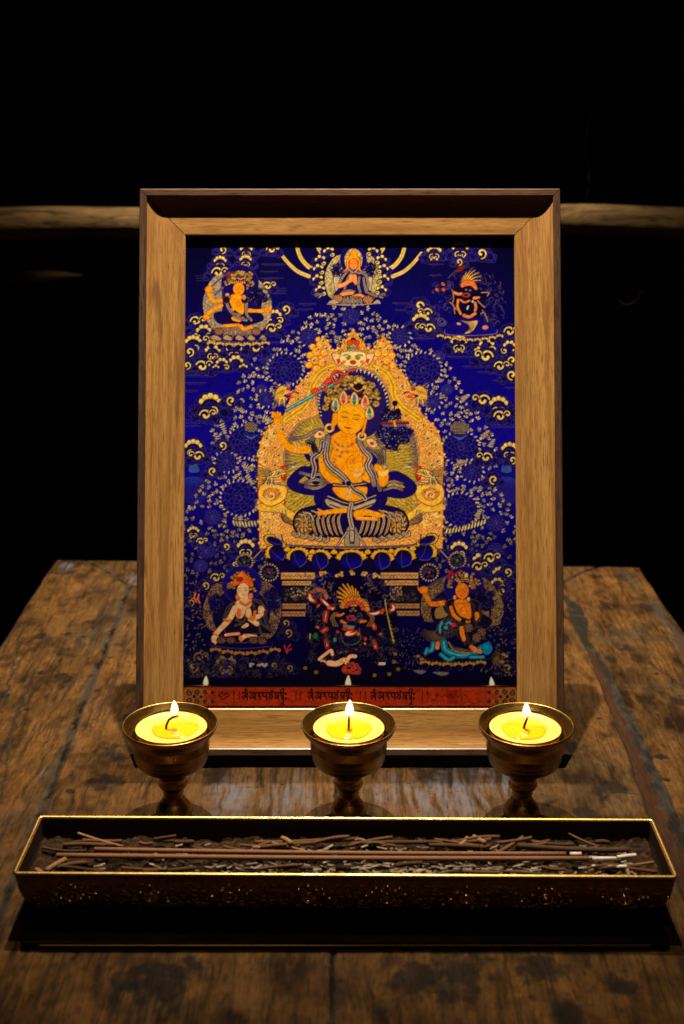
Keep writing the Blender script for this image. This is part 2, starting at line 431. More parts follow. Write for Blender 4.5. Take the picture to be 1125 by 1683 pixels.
    # ---- clouds
    for (x, y, s, k, f) in ((366, 410, 22, 3, 1), (405, 413, 26, 0, 1), (446, 410, 24, 1, 1), (362, 432, 26, 0, -1), (404, 430, 25, 0, 1), (358, 448, 30, 1, 1),
                            (440, 470, 24, 1, 1), (470, 508, 26, 3, 1), (452, 520, 30, 2, 1), (447, 540, 28, 1, 1), (322, 528, 28, 1, 1), (335, 546, 34, 2, 1), (318, 566, 34, 0, -1), (350, 560, 28, 1, -1),
                            (312, 578, 26, 3, 1), (350, 580, 32, 0, 1), (385, 578, 32, 0, 1), (388, 596, 32, 2, -1), (420, 572, 30, 1, 1), (332, 602, 32, 1, 1), (365, 598, 26, 2, 1), (308, 600, 22, 3, 1),
                            (346, 667, 46, 0, 1), (380, 658, 26, 3, -1), (338, 682, 30, 1, 1), (318, 738, 36, 0, 1), (366, 732, 24, 3, 1), (350, 774, 24, 3, -1), (326, 750, 28, 1, -1),
                            (714, 416, 30, 0, -1), (757, 412, 34, 0, 1), (792, 416, 30, 3, 1), (755, 430, 20, 3, 1),
                            (690, 502, 30, 3, 1), (702, 514, 26, 1, -1), (692, 530, 34, 0, 1), (706, 540, 28, 1, -1), (755, 566, 34, 0, -1), (800, 568, 34, 2, 1), (838, 545, 28, 1, 1), (838, 570, 28, 2, -1), (800, 586, 34, 1, -1), (842, 592, 26, 3, -1), (822, 602, 28, 1, 1), (842, 616, 28, 3, -1),
                            (795, 658, 32, 1, -1), (820, 668, 38, 0, 1), (822, 684, 30, 1, 1), (838, 742, 34, 0, -1), (800, 752, 28, 1, -1), (812, 788, 26, 3, -1), (843, 756, 22, 3, 1),
                            (318, 876, 24, 0, 1), (330, 890, 20, 1, 1), (404, 902, 36, 0, 1), (372, 898, 20, 3, 1), (386, 928, 20, 3, 1), (755, 905, 34, 0, -1), (790, 922, 34, 2, 1), (806, 918, 30, 1, 1), (786, 932, 28, 1, 1), (822, 945, 30, 0, -1), (835, 940, 24, 3, 1), (818, 960, 28, 2, 1), (355, 950, 26, 1, 1), (338, 962, 22, 3, 1), (826, 972, 20, 3, -1),
                            (470, 1024, 22, 3, 1), (474, 1040, 24, 3, 1), (314, 990, 20, 3, 1), (372, 1094, 40, 0, 1), (450, 1094, 20, 3, 1), (476, 1098, 20, 3, 1), (318, 1096, 30, 3, 1), (328, 1080, 26, 1, 1), (835, 1098, 26, 3, -1)):
        dk = 0 if y < 900 else min(.55, (y-900)/250)
        if y > 1050: dk = .62
        cloud(x, y, s, k, mix(CREAM, (60, 44, 30), dk), f, mix((20, 12, 112), (8, 5, 40), min(1, dk*1.5)), mix(LINEB, (40, 34, 70), dk))
    figs()
    throne()
    maindeity()
    lotusbase()
    lowerfigs()
    band()
    # fine brush and weave variation over the whole sheet
    Yg, Xg = np.mgrid[0:CH, 0:CW].astype(np.float32)/SS
    CV[:] *= (1+.20*(vnoise(Xg/1.5, Yg/1.5, 71)-.5)+.16*(vnoise(Xg/4, Yg/4, 73)-.5)+.12*(vnoise(Xg*.3, Yg*1.3, 75)-.5))[..., None]

# ------------------------------------------------ small deity pieces
def halo(f, p, r, col, edge=None):
    (x, y), = f(p); ell(x, y, r, r, col, edge=edge, ew=.8)
def flowerhat(cx, cy, rx, ry, n, a=(206, 172, 84), b=(150, 112, 44), r=2.6, a0=math.pi*.95, a1=math.pi*2.05, seed=0):
    for k in range(n):
        t = rnd.uniform(a0, a1); q = rnd.uniform(.35, 1)**.6
        c = mix(a, b, rnd.random())
        ell(cx+rx*q*math.cos(t), cy+ry*q*math.sin(t), r*rnd.uniform(.7, 1.1), r*rnd.uniform(.7, 1), c, edge=(70, 44, 30), ew=.4)
def face(cx, cy, w, h, col, line=(150, 60, 10), tilt=0.):
    ell(cx, cy, w, h, col, rot=tilt, edge=line, ew=.5)
    fill([(cx-w*.75, cy+h*.3), (cx, cy+h*1.06), (cx+w*.75, cy+h*.3), (cx, cy-.2*h)], col)
    for s in (-1, 1):
        stroke([(cx+s*w*.2, cy-.02*h), (cx+s*w*.45, cy+.08*h), (cx+s*w*.68, cy-.02*h)], .55, (90, 40, 10))
        stroke([(cx+s*w*.15, cy-.25*h), (cx+s*w*.42, cy-.36*h), (cx+s*w*.72, cy-.25*h)], .45, line)
    stroke([(cx, cy), (cx-.4, cy+.3*h), (cx+.6, cy+.34*h)], .4, line)
    stroke([(cx-w*.24, cy+.58*h), (cx, cy+.64*h), (cx+w*.24, cy+.58*h)], .9, (200, 50, 20))
def limb(f, pts, w, col, line=(170, 70, 10), w1=None):
    p = f(*pts)
    stroke(p, w+.9, line, w1=(w1 or w)+.9, taper=True); stroke(p, w, col, w1=w1 or w, taper=True)
def sash(f, pts, w, dark=(24, 14, 70), light=(190, 170, 150), mid=True):
    p = f(*pts)
    stroke(p, w+1.2, (12, 8, 36)); stroke(p, w, mix(light, (90, 74, 110), .35)); stroke(p, w*.62, light, taper='both'); stroke(p, w*.22, dark)
def pleats(cx, cy, rx, ry, n, a, b, a0=0, a1=2*math.pi):
    ell(cx, cy, rx, ry, b, edge=NAVY)
    for k in range(n):
        t = a0+(a1-a0)*k/max(1, n-1)
        stroke([(cx+rx*.1*math.cos(t), cy+ry*.1*math.sin(t)), (cx+rx*.6*math.cos(t+.3), cy+ry*.6*math.sin(t+.3)), (cx+rx*.95*math.cos(t), cy+ry*.95*math.sin(t))], min(rx, ry)*.2, a, taper='both')
def bush(cx, cy, rx, ry, n, dark=(12, 8, 60), dot=(150, 136, 150)):
    for k in range(26):
        t = rnd.random()*6.28; q = rnd.random()**.5
        ell(cx+rx*.8*q*math.cos(t), cy+ry*.8*q*math.sin(t), rx*.3, ry*.3, mix(dark, (24, 16, 110), rnd.random()*.7))
    for k in range(n):
        t = rnd.random()*6.28; q = rnd.uniform(.3, 1.05)
        leaf(cx+rx*q*math.cos(t), cy+ry*q*math.sin(t), rnd.uniform(1.8, 3.2), t, 1.4, mix(dot, (60, 50, 130), rnd.random()), edge=dark)
def petals(x0, x1, y, sag, n, h, col, inner=(18, 10, 90)):
    for k in range(n):
        t = (k+.5)/n; x = x0+(x1-x0)*t; yy = y+sag*math.sin(math.pi*t)
        w = (x1-x0)/n*.52
        fill([(x-w, yy-h*.1), (x-w*.7, yy-h*.6), (x-w*.2, yy-h*.5), (x, yy-h*.8), (x+w*.3, yy-h*.5), (x+w*.8, yy-h*.5), (x+w, yy), (x+w*.6, yy+h*.2), (x, yy-.1*h), (x-w*.6, yy+h*.2)], col, edge=(30, 16, 20), ew=.6)
        fill([(x-w*.6, yy+h*.15), (x, yy-h*.15), (x+w*.6, yy+h*.15), (x+w*.5, yy+h*.7), (x, yy+h), (x-w*.5, yy+h*.7)], inner)
        stroke([(x+w*.6, yy+h*.2), (x+w*.5, yy+h*.7), (x, yy+h)], .5, (90, 84, 150))

def figs():
    # ===== upper left: orange four-armed deity with sword
    f = T(320, 430, 7.5)
    fill(f((250, 180), (130, 380), (105, 560), (150, 720), (240, 840), (430, 900), (700, 900), (850, 830), (940, 680), (950, 500), (900, 370), (780, 220), (500, 150)), speck((190, 172, 140), (120, 104, 110), 1.2, 4))
    ell(*f((550, 500))[0], 38, 42, (22, 14, 100), edge=(170, 150, 120))
    fill(f((250, 400), (330, 350), (340, 600), (290, 720), (340, 760), (250, 770), (215, 640)), (150, 134, 140))
    halo(f, (560, 270), 31, (20, 12, 110), (60, 50, 130))
    stroke(f((250, 410), (350, 320)), 3.4, (96, 84, 110)); stroke(f((215, 300), (330, 200), (430, 130)), 2.8, (86, 74, 120)); stroke(f((390, 210), (440, 150), (520, 120)), 5, (110, 30, 50), taper='both'); stroke(f((380, 160), (450, 170)), 3, (120, 36, 50))
    for a in ((400, 260, 16), (455, 190, 20), (530, 150, 22), (680, 160, 22), (700, 270, 16), (620, 170, 18), (660, 310, 14), (430, 230, 14)):
        x, y = f(a[:2])[0]; flowerhat(x, y, a[2]/4, a[2]/4, 7, r=2.2, a0=0, a1=6.28)
    flowerhat(*f((570, 250))[0], 19, 17, 40, r=2.4)
    ell(*f((570, 190))[0], 6, 5, (96, 56, 60)); ell(*f((585, 140))[0], 4, 4, (190, 140, 100)); stroke(f((530, 200), (570, 215), (615, 200)), 1.4, (220, 190, 150))
    for k in range(6): fill(f((480+k*25, 270), (492+k*25, 215), (505+k*25, 270)), (230, 150, 80), edge=(140, 60, 30), ew=.4, sm=False)
    bush(*f((790, 430))[0], 18, 13, 40)
    limb(f, [(325, 480), (230, 480), (180, 400), (185, 350)], 6.2, SKIN, w1=5)
    ell(*f((175, 340))[0], 6, 5.5, SKIN, edge=(170, 70, 10)); stroke(f((190, 310), (195, 270)), 1.6, SKIN); stroke(f((130, 340), (150, 320)), 2, (200, 90, 20))
    limb(f, [(330, 540), (230, 590), (150, 660)], 6, SKIN, w1=5.2); ell(*f((145, 685))[0], 6, 5, SKIN, edge=(170, 70, 10)); stroke(f((120, 700), (165, 715)), 1.2, (190, 60, 20))
    limb(f, [(670, 600), (760, 610), (880, 600)], 6.4, SKIN, w1=5.2); ell(*f((905, 590))[0], 6, 5, SKIN, edge=(170, 70, 10)); stroke(f((900, 570), (940, 620), (960, 590)), 1, (200, 50, 20))
    fill(f((440, 420), (450, 540), (560, 640), (610, 620), (600, 440), (520, 400)), SKIN, edge=(170, 70, 10))
    ell(*f((540, 520))[0], 4, 4, (240, 140, 30), edge=(180, 80, 10), ew=.5); ell(*f((470, 590))[0], 3, 3, SKIN)
    fill(f((380, 620), (240, 640), (300, 760), (560, 790), (830, 730), (820, 640), (640, 640), (500, 720)), (18, 10, 90), edge=NAVY)
    fill(f((460, 680), (540, 690), (610, 680), (560, 740), (470, 720)), SKIN)
    sash(f, [(430, 440), (400, 520), (470, 640), (560, 700), (640, 720)], 4.2); sash(f, [(600, 420), (640, 500), (640, 640), (700, 720)], 4); sash(f, [(470, 640), (560, 660)], 4)
    for x in (390, 620): ell(*f((x, 470))[0], 6, 6, (30, 20, 40), edge=(120, 100, 110), ew=.6)
    ell(*f((405, 405))[0], 3.4, 2.4, (220, 140, 90)); ell(*f((610, 440))[0], 3.2, 4, (220, 140, 90))
    face(*f((545, 335))[0], 9.2, 10.5, (244, 152, 14))
    for c in ((300, 860), (760, 860)): pleats(*f(c)[0], 7.5, 6.5, 9, (170, 116, 84), (110, 70, 70))
    for k in range(7): sash(f, [(370+k*52, 800), (385+k*50, 860), (360+k*56, 920)], 3.4, light=(196, 150, 120))
    limb(f, [(370, 790), (540, 780)], 4.6, SKIN); limb(f, [(570, 800), (620, 830), (700, 800)], 7, SKIN, w1=4)
    for k in range(5): fill(f((200+k*150, 950), (240+k*150, 900), (330+k*140, 945), (300+k*140, 975)), (170, 140, 120), edge=NAVY)
    stroke(f((190, 960), (400, 985), (700, 985), (880, 940)), 1.4, (70, 60, 110))
    petals(*[f((150, 0))[0][0], f((930, 0))[0][0]], f((0, 1010))[0][1], 3, 7, 8, (206, 168, 92))
    # ===== top centre: monk with pointed yellow hat
    f = T(500, 400, 7.03)
    fill(f((420, 130), (300, 220), (240, 380), (260, 540), (330, 640), (560, 690), (800, 640), (890, 500), (890, 330), (830, 200), (730, 130)), speck((206, 190, 130), (140, 120, 100), 1.3, 8))
    for k in range(5):
        for s in (-1, 1):
            x, y = 577+s*(34+[0, 14, 17, 18, 14][k]), [412, 426, 441, 458, 476][k]
            lump(x+s*8, y+4, 9, 5, (20, 12, 116)); scallop(x+s*2, y+2, 6.5, math.pi*(1.05 if s > 0 else .9), math.pi*(2.1 if s > 0 else 1.95), 3, 3.1)
            curl(x-s*4, y+6, 3.8, math.pi, s, w=2.6)
    for x in (380, 760):
        fill(f((x-40, 400), (x+30, 400), (x+10, 560), (x-10, 570)), (190, 176, 150), edge=(40, 26, 80)); bush(*f((x, 300))[0], 11, 12, 36)
    ell(*f((572, 190))[0], 22, 24, (20, 10, 120), edge=(50, 36, 130)); ell(*f((572, 190))[0], 15, 19, speck((216, 186, 110), (150, 110, 70), 1.6, 9))
    fill(f((490, 300), (420, 400), (400, 520), (350, 600), (560, 640), (820, 620), (740, 520), (720, 400), (660, 320)), (24, 14, 100), edge=NAVY)
    for p in (((520, 300), (440, 400), (410, 480)), ((560, 320), (500, 420), (470, 520)), ((640, 320), (720, 380), (740, 480), (730, 560), (840, 610)), ((640, 390), (630, 480), (650, 560)), ((690, 400), (700, 480), (720, 560)), ((600, 330), (640, 340), (700, 330)), ((450, 560), (520, 545), (580, 555))): sash(f, p, 3.6)
    limb(f, [(410, 490), (470, 470), (540, 420)], 6.5, (240, 150, 84), w1=5); fill(f((520, 360), (550, 360), (600, 360), (615, 440), (600, 480), (560, 440), (530, 450)), (242, 150, 84), edge=(170, 80, 40))
    stroke(f((562, 370), (570, 450)), .6, (170, 80, 40)); limb(f, [(430, 590), (560, 570)], 5, (240, 150, 84)); limb(f, [(570, 620), (640, 600), (700, 620)], 6.5, (242, 146, 70), w1=4)
    for c in ((390, 640), (740, 650)): pleats(*f(c)[0], 9, 7, 9, (196, 140, 84), (130, 84, 70))
    for k in range(6): sash(f, [(470+k*35, 620), (460+k*40, 660), (440+k*45, 700)], 3)
    stroke(f((270, 700), (560, 712), (880, 690)), 1.6, (170, 150, 150)); fill(f((280, 690), (330, 650), (400, 690)), (176, 160, 150)); fill(f((800, 690), (850, 650), (880, 690)), (176, 160, 150))
    ell(*f((572, 235))[0], 7.6, 10, (240, 128, 60), edge=(150, 60, 30)); face(*f((572, 230))[0], 7, 9.5, (244, 140, 66))
    fill(f((572, 65), (620, 150), (650, 200), (650, 290), (690, 335), (630, 300), (625, 200), (572, 175), (520, 200), (510, 290), (440, 340), (490, 280), (495, 190), (530, 140)), (246, 160, 20), edge=(130, 50, 20))
    stroke(f((520, 300), (570, 335), (620, 300)), 2, (170, 160, 180)); stroke(f((530, 290), (572, 330)), 1, (60, 40, 120))
    for s in (-1, 1):
        for k in range(7): a = (1.1+.25*k) if s < 0 else (2.0-.25*k); leaf(577+s*54, 490, 10, math.pi+a-.2, 3, (150, 136, 150))
    # ===== upper right: dark wrathful deity in smoke
    f = T(700, 430, 7.5)
    for _ in range(120):
        a = rnd.uniform(-2.6, 1.0); r = rnd.uniform(34, 56) if rnd.random() < .8 else rnd.uniform(20, 34)
        x, y = 778+r*math.cos(a)*.92, 500+r*math.sin(a)*1.05
        if x > 845: continue
        stroke(spiral(x, y, rnd.uniform(2.5, 5.5), rnd.random()*6, rnd.uniform(.5, .8), rnd.choice((-1, 1)), n=9), rnd.uniform(.7, 1.5), mix((100, 80, 120), (60, 44, 110), rnd.random()), taper=True, sm=False)
    for _ in range(50):
        x, y = rnd.uniform(712, 740), rnd.uniform(465, 545)
        stroke(spiral(x, y, rnd.uniform(2.5, 5), rnd.random()*6, .7, rnd.choice((-1, 1)), n=9), 1, mix((110, 88, 120), (50, 40, 110), rnd.random()), taper=True, sm=False)
    stroke(f((280, 200), (370, 110)), 1.6, (90, 74, 110)); fill(f((370, 120), (420, 60), (490, 45), (450, 110), (400, 130)), (120, 30, 34))
    for c in ((140, 345), (215, 275), (220, 345)): ell(*f(c)[0], 3.6, 2.8, (200, 96, 56), rot=.6, edge=(60, 20, 30))
    fill(f((330, 350), (400, 310), (700, 350), (770, 400), (700, 560), (640, 720), (480, 740), (380, 660), (340, 500)), (14, 8, 54))
    fill(f((250, 820), (420, 700), (640, 700), (860, 820), (860, 890), (600, 905), (280, 900)), (18, 10, 140)); stroke(f((235, 840), (260, 895), (550, 910), (850, 890), (885, 840)), 1.3, (120, 104, 170))
    for p in (((330, 350), (345, 450), (330, 520)), ((690, 380), (780, 380), (760, 420)), ((640, 480), (700, 540), (730, 560)), ((350, 560), (360, 640)), ((700, 600), (740, 660), (765, 740)), ((320, 520), (380, 590)), ((680, 640), (720, 620)), ((300, 500), (350, 540))): stroke(f(*p), 2.6, (60, 30, 40)); stroke(f(*p), 1.5, (186, 140, 110))
    limb(f, [(350, 380), (400, 400), (440, 395)], 4.6, (214, 134, 84), line=(50, 20, 20)); limb(f, [(600, 450), (660, 440)], 5.2, (222, 140, 84), line=(50, 20, 20), w1=3)
    for p, w in ((((400, 470), (395, 560), (430, 640)), 4), (((610, 510), (620, 560), (610, 600)), 4.4), (((470, 660), (540, 680), (610, 640)), 5), (((430, 470), (480, 500), (540, 480)), 3)): stroke(f(*p), w+1, (50, 20, 20)); stroke(f(*p), w, (220, 128, 72))
    fill(f((420, 720), (520, 735), (640, 725), (620, 800), (560, 870), (470, 890), (540, 830), (520, 770)), (204, 172, 110), edge=(60, 40, 30))
    for k in range(5): stroke(f((460+k*25, 735), (540+k*14, 790), (520+k*10, 860)), .6, (90, 60, 40))
    for k in range(9):
        a = -2.5+.24*k; x, y = f((500, 290))[0]; L = [12, 15, 19, 24, 28, 32, 32, 30, 26][k]
        stroke([(x, y), (x+L*.5*math.cos(a), y+L*.5*math.sin(a)), (x+L*math.cos(a+.22), y+L*.9*math.sin(a+.22))], 6.2, (50, 24, 20), taper=True); stroke([(x, y), (x+L*.5*math.cos(a), y+L*.5*math.sin(a)), (x+L*math.cos(a+.22), y+L*.9*math.sin(a+.22))], 4.6, (218, 168, 84), taper=True)
    fill(f((430, 290), (460, 240), (540, 225), (610, 260), (640, 330), (620, 350), (560, 300), (500, 300), (450, 320)), (222, 116, 56), edge=(90, 30, 20))
    ell(*f((530, 350))[0], 10, 6.5, (20, 12, 60)); ell(*f((500, 345))[0], 1.6, 1.2, (150, 160, 200)); ell(*f((548, 352))[0], 1.6, 1.2, (150, 160, 200))
    ell(*f((500, 410))[0], 7, 4.4, (150, 60, 60), edge=(40, 20, 40)); ell(*f((500, 412))[0], 4, 1.8, (60, 14, 30))
    ell(*f((520, 565))[0], 1.6, 4, (200, 190, 210), rot=.4); ell(*f((580, 490))[0], 2, 2, (220, 210, 220)); ell(*f((410, 765))[0], 3.8, 2, (214, 150, 110), rot=.2); ell(*f((735, 810))[0], 5, 3.6, (206, 130, 90)); stroke(spiral(*f((195, 740))[0], 8, 0, 1.8, 1, n=30), 1, (120, 100, 130), sm=False)
    petals(718, 828, 552, 8, 9, 7, (214, 176, 92))

def throne():
    body = [(440, 902), (428, 902), (427, 898), (426, 870), (426, 850), (424, 800), (425, 749), (430, 722), (440, 704), (452, 692), (466, 682), (478, 652), (488, 636), (500, 622), (513, 606), (509, 592), (512, 578), (522, 562), (531, 554), (541, 563), (545, 575), (556, 572), (566, 566), (572, 553), (581, 543), (590, 553), (596, 564), (606, 572), (615, 575), (619, 564), (630, 554), (642, 566), (647, 578), (651, 600), (662, 612), (676, 634), (690, 672), (704, 690), (718, 704), (727, 729), (730, 755), (728, 800), (729, 850), (728, 870), (728, 898), (726, 902), (714, 902), (577, 902)]
    fill(body, NAVY, sm=True, edge=NAVY, ew=3)
    fill(body, lambda X, Y: filig(X, Y, np.array((244, 200, 112)), (196, 112, 54), 1.7)*(1+.0*X[..., None]), edge=(150, 70, 20), ew=.9)
    # scalloped rim
    b = spl(body, True, 4)
    for k in range(0, len(b), 3):
        if b[k][1] < 895: ell(b[k][0], b[k][1], 2.5, 2.5, (238, 190, 100), edge=(160, 84, 30), ew=.45)
    for s in (-1, 1):
        for (x, y, r) in ((631, 558, 4.6), (628, 566, 6.4), (640, 570, 5.5), (633, 578, 8), (621, 580, 6.5), (644, 584, 6.5), (636, 592, 7.5), (624, 596, 7), (646, 600, 6), (633, 606, 7)):
            ell(577+s*(x-577), y, r, r*.92, (236, 166, 54), edge=(150, 64, 20), ew=.8); stroke(spiral(577+s*(x-577), y, r*.7, s*1.0, .8, s, n=10), 1.1, (250, 214, 110), sm=False)
        for (x, y, r) in ((724, 745, 8), (722, 760, 7), (716, 728, 7.5), (706, 712, 7), (696, 700, 6), (720, 845, 7), (722, 862, 6), (700, 858, 7), (710, 848, 6), (716, 880, 7)):
            for rr in (1, .6): stroke(spiral(577+s*(x-577), y, r*rr, rnd.random()*6, .85, s, n=12), 1.2, (252, 222, 140), sm=False)
    # broad plain gold band of the arch
    for p in (((470, 690), (484, 680), (500, 668), (510, 650), (514, 632), (528, 612), (548, 603)), ((690, 690), (676, 680), (660, 668), (648, 650), (646, 632), (634, 612), (612, 603))):
        stroke(p, 11, (170, 96, 24)); stroke(p, 9.5, (236, 190, 52)); stroke(p, 3.5, (206, 160, 40)); stroke(p, .6, (150, 96, 20))
    # jewels in the filigree
    cols = [(190, 36, 30), (40, 84, 150), (40, 110, 50), (180, 40, 60)]
    k = 0
    for x, y in ((523, 574), (536, 572), (516, 592), (534, 594), (540, 608), (637, 574), (624, 572), (645, 592), (627, 594), (620, 608), (531, 560), (630, 560), (498, 632), (505, 620), (490, 655), (672, 650), (655, 620), (661, 634), (438, 720), (452, 735), (434, 736), (450, 712), (465, 705), (436, 758), (452, 764), (440, 776), (458, 748), (696, 698), (709, 708), (703, 720), (716, 730), (706, 744), (722, 745), (719, 758), (710, 764), (436, 840), (450, 845), (462, 838), (435, 858), (448, 862), (696, 846), (710, 850), (722, 842), (716, 862), (722, 880), (434, 882), (440, 872), (700, 834)):
        jewel(x, y, 3.5 if y > 600 else 3.6, cols[k % 4]); k += 1
    for s in (-1, 1):     # scroll ornaments at the foot of the throne back
        cx = 577+s*129
        for a in (-1, 1):
            stroke(spiral(cx+a*5, 850, 5, 0 if a > 0 else math.pi, .9, -a, n=14), 1.4, (246, 210, 110), sm=False); stroke(spiral(cx+a*4, 864, 5, 0 if a > 0 else math.pi, .9, a, n=14), 1.2, (246, 210, 110), sm=False)
    # dragon heads on the arms of the arch
    for s in (-1, 1):
        m = lambda p: [(577.5+s*(x-577.5), y) for x, y in p]
        for k in range(9): q = m([(690, 648), (699+k % 3, 632+k*4.4), (708-k % 2*3, 628+k*6)]); stroke(q, 2.6, (60, 34, 24), taper=True); stroke(q, 1.3, (212, 164, 84), taper=True)
        fill(m([(677, 645), (683, 636), (693, 634), (701, 642), (703, 654), (697, 664), (688, 663), (682, 655), (688, 650)]), (226, 178, 70), edge=(90, 46, 20), ew=1)
        for k in range(7): stroke(m([(686+2.2*k, 657-abs(k-3)*.6), (684+3*k, 667)]), 1.5, [(60, 80, 150), (210, 190, 130), (90, 50, 30)][k % 3])
        for k in range(5): stroke(m([(686+3*k, 640+k), (690+3*k, 646+k)]), .8, (120, 60, 30))
        stroke(m([(665, 646), (672, 644), (678, 649), (686, 648)]), 3.4, (110, 20, 16), taper=True); stroke(m([(665, 646), (672, 644), (678, 649), (686, 648)]), 2.2, (216, 70, 30), taper='both'); stroke(m([(668, 652), (676, 653), (684, 654)]), 2, (206, 50, 26), taper='both')
        stroke(m([(672, 641), (678, 645)]), 1.2, (236, 216, 190)); fill(m([(677, 641), (679, 633), (684, 640)]), (190, 50, 36), edge=(90, 20, 20), ew=.5)
        for k in range(4): stroke(m([(679+k*1.4, 636), (676+k*2.6, 628)]), .8, (150, 170, 200))
        ell(*m([(690, 645)])[0], 1.7, 1.3, (250, 240, 220), edge=(50, 30, 20), ew=.5); ell(*m([(690, 645)])[0], .7, .7, (30, 20, 20))
    # aureole behind the body
    inner = [(482, 862), (470, 820), (469, 770), (469, 745), (474, 720), (486, 703), (500, 692), (526, 682), (521, 658), (526, 640), (536, 628), (556, 614), (588, 606), (616, 615), (632, 634), (640, 655), (642, 682), (664, 694), (680, 716), (687, 745), (687, 790), (685, 830), (676, 862)]
    fill(inner, (226, 190, 140), edge=(110, 60, 40), ew=4.6); stroke(np.array(inner), 2.4, (240, 216, 176))
    stroke(np.vstack([spl(inner[:1]+inner[1:], False, 5)]), 1.0, (150, 70, 40), sm=False)
    def aur(X, Y):
        a = np.arctan2(Y-760, X-577); r = np.hypot((X-577)/105, (Y-770)/120)
        st = .5+.5*np.sin(a*120+6*vnoise(X/4, Y/4, 2))
        t = np.clip((r-.90)*4-.8*np.clip((Y-760)/60, 0, 1), 0, 1)[..., None]
        g = np.array([190, 160, 66])*(.72+.38*st[..., None]); v = np.array([70, 56, 120])*(.8+.4*st[..., None])
        return (g*(1-t)+v*t).astype(np.float32)
    fill(inner, aur)
    # halo of the head
    head = [(528, 690), (523, 662), (527, 643), (540, 628), (558, 615), (586, 609), (612, 616), (630, 634), (638, 660), (640, 690), (600, 720), (550, 720)]
    fill(head, (34, 22, 110))
    hp = spl([(527, 684), (523, 660), (528, 641), (541, 627), (560, 614), (587, 608), (613, 616), (631, 635), (638, 660), (640, 684)], n=8)
    for q in hp[::2]: fill([(q[0]-2, q[1]-2), (q[0]+2, q[1]-2), (q[0]+(581-q[0])*.055, q[1]+(665-q[1])*.055+1.5)], (225, 205, 190), sm=False)
    for s in (-1, 1):     # dragons at either side of the body
        m = lambda p: [(577.5+s*(x-577.5), y) for x, y in p]
        fill(m([(668, 846), (682, 836), (694, 826), (705, 830), (728, 828), (731, 838), (706, 842), (690, 844), (672, 856)]), (232, 190, 72), edge=(170, 40, 10))
        fill(m([(684, 800), (700, 796), (722, 794), (730, 806), (728, 822), (712, 832), (694, 826), (684, 816)]), (240, 200, 76), edge=(190, 40, 14), ew=1.6)
        fill(m([(694, 806), (708, 801), (722, 806), (722, 816), (708, 824), (696, 818)]), lambda X, Y: filig(X, Y, (226, 170, 90), (180, 90, 44), 1.8)); stroke(spiral(*m([(709, 814)])[0], 8, 3, .9, s), 1.8, (250, 224, 140), sm=False)
        for k_ in range(10): q = m([(702, 784), (716+k_ % 3*2, 770+k_*2.6), (730+k_ % 2*4, 762+k_*4)]); stroke(q, 2.6, (50, 30, 30), taper=True); stroke(q, 1.2, mix((196, 150, 100), (90, 60, 60), k_ % 3*.4), taper=True)
        fill(m([(684, 778), (690, 771), (699, 771), (710, 776), (716, 786), (708, 793), (696, 793), (688, 790), (693, 784)]), (232, 190, 96), edge=(80, 40, 24), ew=1)
        fill(m([(684, 781), (691, 783), (692, 787), (686, 789)]), (190, 40, 44), edge=(70, 10, 20), ew=.6); stroke(m([(682, 779), (686, 776), (692, 777)]), 2.2, (200, 60, 40), taper='both'); stroke(m([(686, 781), (691, 783)]), .8, (250, 240, 220))
        for k_ in range(4): stroke(m([(696+k_*4, 774+k_), (700+k_*4, 781+k_)]), 1.3, [(50, 90, 150), (120, 60, 30), (226, 220, 190)][k_ % 3])
        ell(*m([(697, 778)])[0], 1.9, 1.4, (250, 245, 235), edge=(30, 20, 30), ew=.5); ell(*m([(697, 778)])[0], .8, .8, (20, 20, 40))
        for k_ in range(6): stroke(m([(682+k_*6, 791+2*math.sin(k_)), (680+k_*7, 799)]), 1.5, mix((60, 110, 150), (230, 220, 200), k_ % 2*.5))
        for k_ in range(7): stroke(m([(712, 776+k_), (724, 770+k_*2), (733+k_ % 3*2, 768+k_*3.2)]), 2, (70, 40, 30), taper=True); stroke(m([(712, 776+k_), (724, 770+k_*2), (733+k_ % 3*2, 768+k_*3.2)]), 1, (214, 176, 110), taper=True)
        stroke(m([(692, 768), (680, 764), (670, 762)]), 4, (170, 44, 40), taper=True); stroke(m([(676, 764), (664, 761)]), 4, (60, 100, 160), taper=True); stroke(m([(674, 768), (662, 766)]), 2, (220, 220, 230), taper=True)
        for k_ in range(5): stroke(m([(686+k_*5, 838+k_), (684+k_*5, 846)]), 1.6, (110, 110, 120))
        for k_ in range(5): stroke(m([(690+k_*5, 773+(k_ % 2)*3), (694+k_*5, 778+(k_ % 2)*3)]), 1.2, [(120, 50, 30), (60, 100, 150), (230, 220, 190)][k_ % 3])
        stroke(m([(684, 783), (692, 781), (700, 785), (708, 784)]), 1.2, (120, 30, 20)); stroke(m([(690, 789), (700, 789), (712, 790)]), 1.4, (190, 60, 40))
        for k_ in range(6): stroke(m([(706+k_*2, 786), (704+k_*4, 797)]), 1.3, [(50, 90, 150), (226, 206, 150), (90, 50, 40)][k_ % 3])
        for k_ in range(5): stroke(m([(728+k_, 822+k_*2), (737, 820+k_*3)]), 1, (236, 220, 190), taper=True)
    # mask and flaming jewel at the crown
    f = T(420, 530, 3.516)
    for a in range(9):
        x = 505+a*15; stroke(f((565+(a-4)*10, 150), (x, 110), (565+(a-4)*13, 55+abs(a-4)*13)), 4.2, (150, 60, 10), taper=True); stroke(f((565+(a-4)*10, 150), (x, 110), (565+(a-4)*13, 58+abs(a-4)*13)), 3, (240, 176, 40), taper=True)
